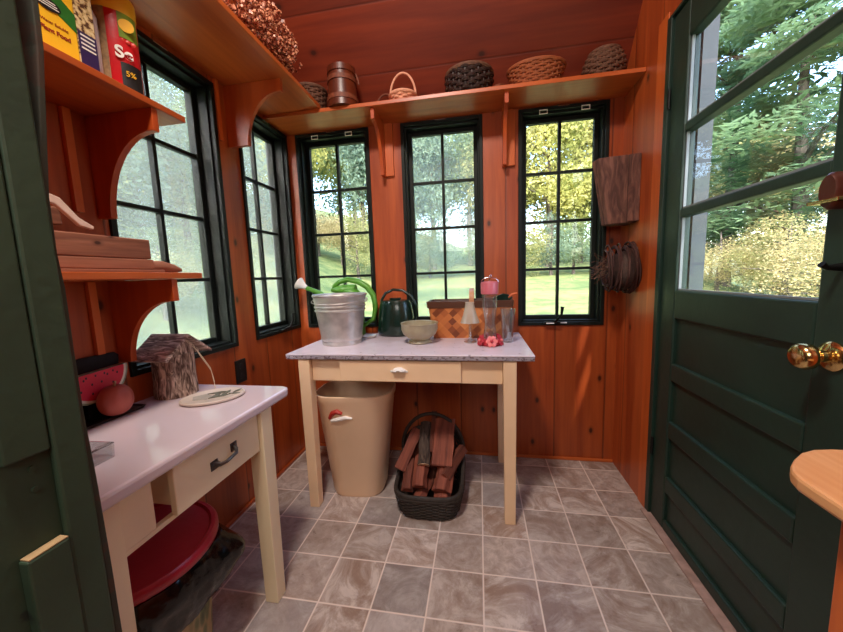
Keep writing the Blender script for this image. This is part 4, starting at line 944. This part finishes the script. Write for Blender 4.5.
m = MB(); m.lathe([(.0001, -.055), (.085, -.055), (.100, -.03), (.092, .0), (.075, .03), (.060, .05), (.0001, .058)], 32, fn=lambda a, r, z: r*(1+.1*noise.noise(Vector((math.cos(a)*5, math.sin(a)*5, z*40)))))
m.tilt(Matrix.Translation((-.075, 0, -.01))@Matrix.Rotation(-PI/2, 4, 'Y')); m.out('moss_centre', paint('dark_moss', (50, 28, 20), .9, var=.4, scale=70, bump=1), wr, smooth=True)
m = MB()
for k in range(26):
    p = Vector((-.13, rnd.uniform(-.03, .05), rnd.uniform(-.03, .06))); d = Vector((-rnd.uniform(.02, .05), rnd.uniform(-.03, .03), rnd.uniform(-.04, .03))); pts = [p]
    for j in range(3): p = p+d*.6+Vector((rnd.uniform(-.008, .008), rnd.uniform(-.01, .01), rnd.uniform(-.012, .008))); pts.append(p)
    m.tube(pts, .0013, 4)
m.out('tendrils', greyw, wr)
# pine side table (right foreground)
st = thing('pine_side_table', 'round-cornered pine ledge with upright below it, right foreground by the door', 'table', (0, 0, 0))
MB().prism([(RW-.002, .20), (RW-.002, .641), (.580, .641), (.551, .636), (.522, .622), (.496, .601), (.476, .581), (.463, .563), (.456, .543), (.4545, .515), (.454, .483), (.452, .20)], 'z', .828, .850).out('ledge_top', pine_top, st, bevel=.005)
MB().box(.492, .512, .215, .520, .0005, .8275).out('side_panel', pine_z, st, bevel=.002)
MB().box(.5125, RW-.002, .500, .520, .0005, .8275).out('back_panel', pine_z, st, bevel=.002)

# ================================================================= THE GARDEN
def H(x, y):
    d = max(0, y-3.5); h = -.45+.105*d*min(1, d/6)
    e_ = max(0, -x-3.5); h += .34*e_*min(1, e_/3)
    if x > 1: h -= (.105*d*min(1, d/6))*min(1, max(0, (x-.45*y-1)/5))
    return min(h, 14)
m = MB(); n = 90; V = {}
for i in range(n+1):
    for j in range(n+1):
        x, y = -60+120*i/n, -50+130*j/n; V[i, j] = m.bm.verts.new((x, y, H(x, y)-.0))
for i in range(n):
    for j in range(n): m.bm.faces.new((V[i, j], V[i+1, j], V[i+1, j+1], V[i, j+1]))
def lawnm():
    m_, nt, b = newmat('lawn_grass'); tc = N(nt, 'ShaderNodeTexCoord')
    mp = N(nt, 'ShaderNodeMapping'); mp.inputs['Scale'].default_value = (.12, .45, .3); nt.links.new(tc.outputs['Object'], mp.inputs[0])
    n1 = N(nt, 'ShaderNodeTexNoise'); n1.inputs['Scale'].default_value = 1.5; n1.inputs['Detail'].default_value = 6; nt.links.new(mp.outputs[0], n1.inputs['Vector'])
    n2 = N(nt, 'ShaderNodeTexNoise'); n2.inputs['Scale'].default_value = 3; n2.inputs['Detail'].default_value = 9; nt.links.new(tc.outputs['Object'], n2.inputs['Vector'])
    f = math_(nt, 'ADD', math_(nt, 'MULTIPLY', n1.outputs['Fac'], .6), math_(nt, 'MULTIPLY', n2.outputs['Fac'], .4))
    nt.links.new(ramp(nt, f, [(.38, lin((84, 104, 70))), (.5, lin((112, 126, 82))), (.62, lin((146, 146, 98)))]), b.inputs['Base Color']); b.inputs['Roughness'].default_value = .95; b.inputs['Specular IOR Level'].default_value = .1
    return m_
lw_ = m.out('lawn', lawnm(), smooth=True); struct(lw_)
def crown(n, seed, rx, rz, leaf, tiers=False, clumps=16, flat=.5):
    rnd = random.Random(seed); m = MB(); cl = []
    for i in range(clumps):
        if tiers:
            z = -rz+2*rz*(i+.5)/clumps; q = rx*(1-.75*(z+rz)/(2*rz)); a = i*2.4; cl.append((Vector((q*.45*math.cos(a), q*.45*math.sin(a), z)), q*.75, rz/clumps*1.3))
        else:
            v = Vector((rnd.gauss(0, 1), rnd.gauss(0, 1), rnd.gauss(0, 1))).normalized()*rnd.uniform(.3, .8)
            cl.append((Vector((v.x*rx, v.y*rx, v.z*rz)), rx*rnd.uniform(.28, .5), rz*rnd.uniform(.2, .4)))
    for i in range(n):
        c, a, b = cl[i % clumps]; v = Vector((rnd.gauss(0, 1), rnd.gauss(0, 1), rnd.gauss(0, 1))).normalized()*(rnd.random()**.35)
        p = c+Vector((v.x*a, v.y*a, v.z*b)); s_ = leaf*rnd.uniform(.5, 1.3)
        R_ = Euler((rnd.uniform(-1, 1)*(1.5 if not tiers else .5), rnd.uniform(-1, 1)*(1.5 if not tiers else .5), rnd.random()*6.28)).to_matrix()
        m.quad(*[p+R_@Vector((x*s_, y*s_*flat, 0)) for x, y in ((-1, 0), (0, -1), (1, 0), (0, 1))])
    return m
trunkm = bark('tree_bark', (116, 108, 102), (66, 60, 56), 'z', 3)
LM = {'yellow': leafmat('yellow_green_leaves', (132, 140, 78), (206, 204, 134)), 'green': leafmat('mid_green_leaves', (104, 124, 88), (156, 172, 126)),
      'blue': leafmat('blue_green_needles', (98, 122, 110), (146, 168, 146)), 'tan': leafmat('tan_dry_foliage', (158, 146, 104), (212, 198, 152)),
      'pine': leafmat('pine_needles', (88, 122, 96), (142, 170, 130)), 'olive': leafmat('olive_foliage', (134, 140, 92), (184, 182, 130))}
def tree(kind, label, cat, x, y, h, r, grp, name='garden_tree', proto={}, n=5000, leaf=.09, clear=.28, rz=0):
    key = (kind, name, n, leaf, clear)
    sc = (r/2, r/2, h/8)
    if key not in proto:
        t = thing(name, label, cat, (x, y, H(x, y)-.05), rz, grp)
        z0 = 8*clear; mid = (8+z0)/2
        cm_ = crown(n, len(proto)+11, 2.0, (8-z0)/2, leaf, tiers=(kind == 'pine'), clumps=(14 if kind == 'pine' else 26), flat=(.22 if kind == 'pine' else .55))
        cm_.tilt(Matrix.Translation((0, 0, mid))); cm_.out('foliage', LM[kind], t)
        rnd = random.Random(len(proto)); tm_ = MB(); tm_.tube([(0, 0, 0), (.05, .02, 2), (-.04, .05, 4.5), (0, 0, 7.2)], [.12, .10, .06, .02], 8)
        for q in range(10):
            a = rnd.random()*6.28; z = 1.8+q*.5; L_ = 1.5-.1*q; tm_.tube([(0, 0, z), (L_*.5*math.cos(a), L_*.5*math.sin(a), z+.35), (L_*math.cos(a), L_*math.sin(a), z+.5)], [.05, .035, .012], 5)
        tm_.out('trunk', trunkm, t, smooth=True); t.scale = sc; proto[key] = t
        return t
    return dup(proto[key], (x, y, H(x, y)-.05), rz, label, grp, sc)
rnd = random.Random(21)
GB = 'trees beyond the back lawn'
back = [(-17, 21, 'green', 10, 3.2), (-14.5, 24, 'yellow', 12, 3.2), (-11.8, 22, 'yellow', 11, 3.0), (-9.2, 25, 'green', 12, 3.4), (-7.6, 22, 'blue', 11, 2.8), (-5.4, 24, 'blue', 12, 3.0), (-3.0, 23, 'blue', 12, 3.0), (-.6, 25, 'green', 12, 3.2), (1.8, 23, 'olive', 11, 3.0), (4.2, 22, 'yellow', 11, 3.2), (6.6, 24, 'yellow', 12, 3.4), (9.2, 23, 'olive', 11, 3.0), (12, 25, 'green', 12, 3.4)]
lbl = {'green': 'mid green leafy tree beyond the back lawn', 'yellow': 'yellow-green autumn tree beyond the back lawn', 'blue': 'blue-green dense tree beyond the back lawn, seen through the middle window', 'olive': 'olive leafy tree beyond the back lawn'}
for i, (x, y, k_, h, r) in enumerate(back): tree(k_, lbl[k_], 'tree', x, y, h, r, GB+' '+k_, rz=i*1.3, n=9000, leaf=.085, clear=.02)
for i, (x, y, k_, h, r) in enumerate([(-13, 31, 'green', 15, 4.5), (-6, 32, 'blue', 16, 4.5), (1, 32, 'green', 15, 4.5), (8, 31, 'yellow', 15, 4.5), (-20, 29, 'green', 15, 4.5)]):
    tree(k_, 'tall tree in the far row behind the garden trees', 'tree', x, y, h, r, 'far row of tall trees', rz=i*1.7, n=9000, leaf=.085, clear=.02)
for i in range(24):
    x = -16.5+i*1.25+rnd.uniform(-.3, .3); k_ = ('tan' if i % 3 else 'olive') if x < -4.8 else ('blue', 'green', 'blue', 'olive')[i % 4]
    y = (15.5 if x < -4.5 else 17.5)+rnd.uniform(-.8, .8)
    tree(k_, {'tan': 'tan dry shrub at the top of the back lawn', 'green': 'green shrub at the top of the back lawn', 'blue': 'blue-green shrub at the top of the back lawn', 'olive': 'olive shrub at the top of the back lawn'}[k_], 'shrub', x, y, rnd.uniform(2.4, 3.6), rnd.uniform(1.1, 1.5), 'shrubs along the back lawn '+k_, 'garden_shrub', n=7000, leaf=.07, clear=.0, rz=i)
for i in range(16):
    x = -8.5-(i % 2)*4.5-rnd.uniform(0, 1.2); y = -1.5+i*.95
    k_ = ('green', 'olive', 'blue', 'green')[i % 4]
    tree(k_, {'green': 'mid green bushy tree on the left bank', 'olive': 'olive bushy tree on the left bank', 'blue': 'blue-green bushy tree on the left bank'}[k_], 'tree', x, y, 4.6+(i % 2)*3.5+rnd.uniform(0, 1), 1.9+.3*(i % 2), 'trees on the left bank '+k_, 'bank_tree', n=9000, leaf=.085, clear=.03, rz=i*.8)
for i in range(9):
    tree(('olive', 'green', 'olive')[i % 3], 'low pale bush on the left bank just outside the side windows', 'bush', -6.2-(i % 2)*.9, -.6+i*1.05, 1.7+.2*(i % 3), .95, 'low bushes on the left bank', 'bank_bush', n=6000, leaf=.06, clear=.01, rz=i)
# through the garden door
for i, (x, y, h, r) in enumerate([(9.5, 12.2, 12, 3.6), (12.5, 9.0, 13, 4.2), (10.0, 15.8, 11, 3.4), (16, 14, 14, 4.4)]):
    tree('pine', 'pine tree with tiered blue-green boughs beyond the garden door', 'tree', x, y, h, r, 'pines beyond the garden door', 'pine_tree', n=12000, leaf=.13, clear=.14, rz=i*1.1)
for i, (x, y, h, r) in enumerate([(18, 24, 12, 4), (21, 18, 12, 4.2), (24, 13, 12, 4), (14, 22, 11, 3.6), (22, 8, 12, 4)]):
    tree('olive' if i % 2 else 'tan', 'pale autumn tree behind the pines, seen through the door', 'tree', x, y, h, r, 'autumn trees behind the pines', 'autumn_tree', n=7000, leaf=.09, clear=.08, rz=i)
for i, (x, y, h, r, k_) in enumerate([(6.6, 7.4, 2.9, 1.5, 'tan'), (7.4, 9.6, 2.6, 1.5, 'olive'), (8.2, 6.4, 3.2, 1.7, 'tan'), (6.9, 11.2, 2.2, 1.3, 'tan'), (9.5, 12.5, 2.8, 1.5, 'olive'), (8.8, 4.6, 3.0, 1.6, 'tan'), (6.0, 13.0, 2.0, 1.3, 'olive')]):
    tree(k_, 'golden tan bush beyond the garden door' if k_ == 'tan' else 'olive bush beyond the garden door', 'bush', x, y, h, r, 'bushes beyond the garden door '+k_, 'golden_bush', n=12000, leaf=.045, clear=.01, rz=i)
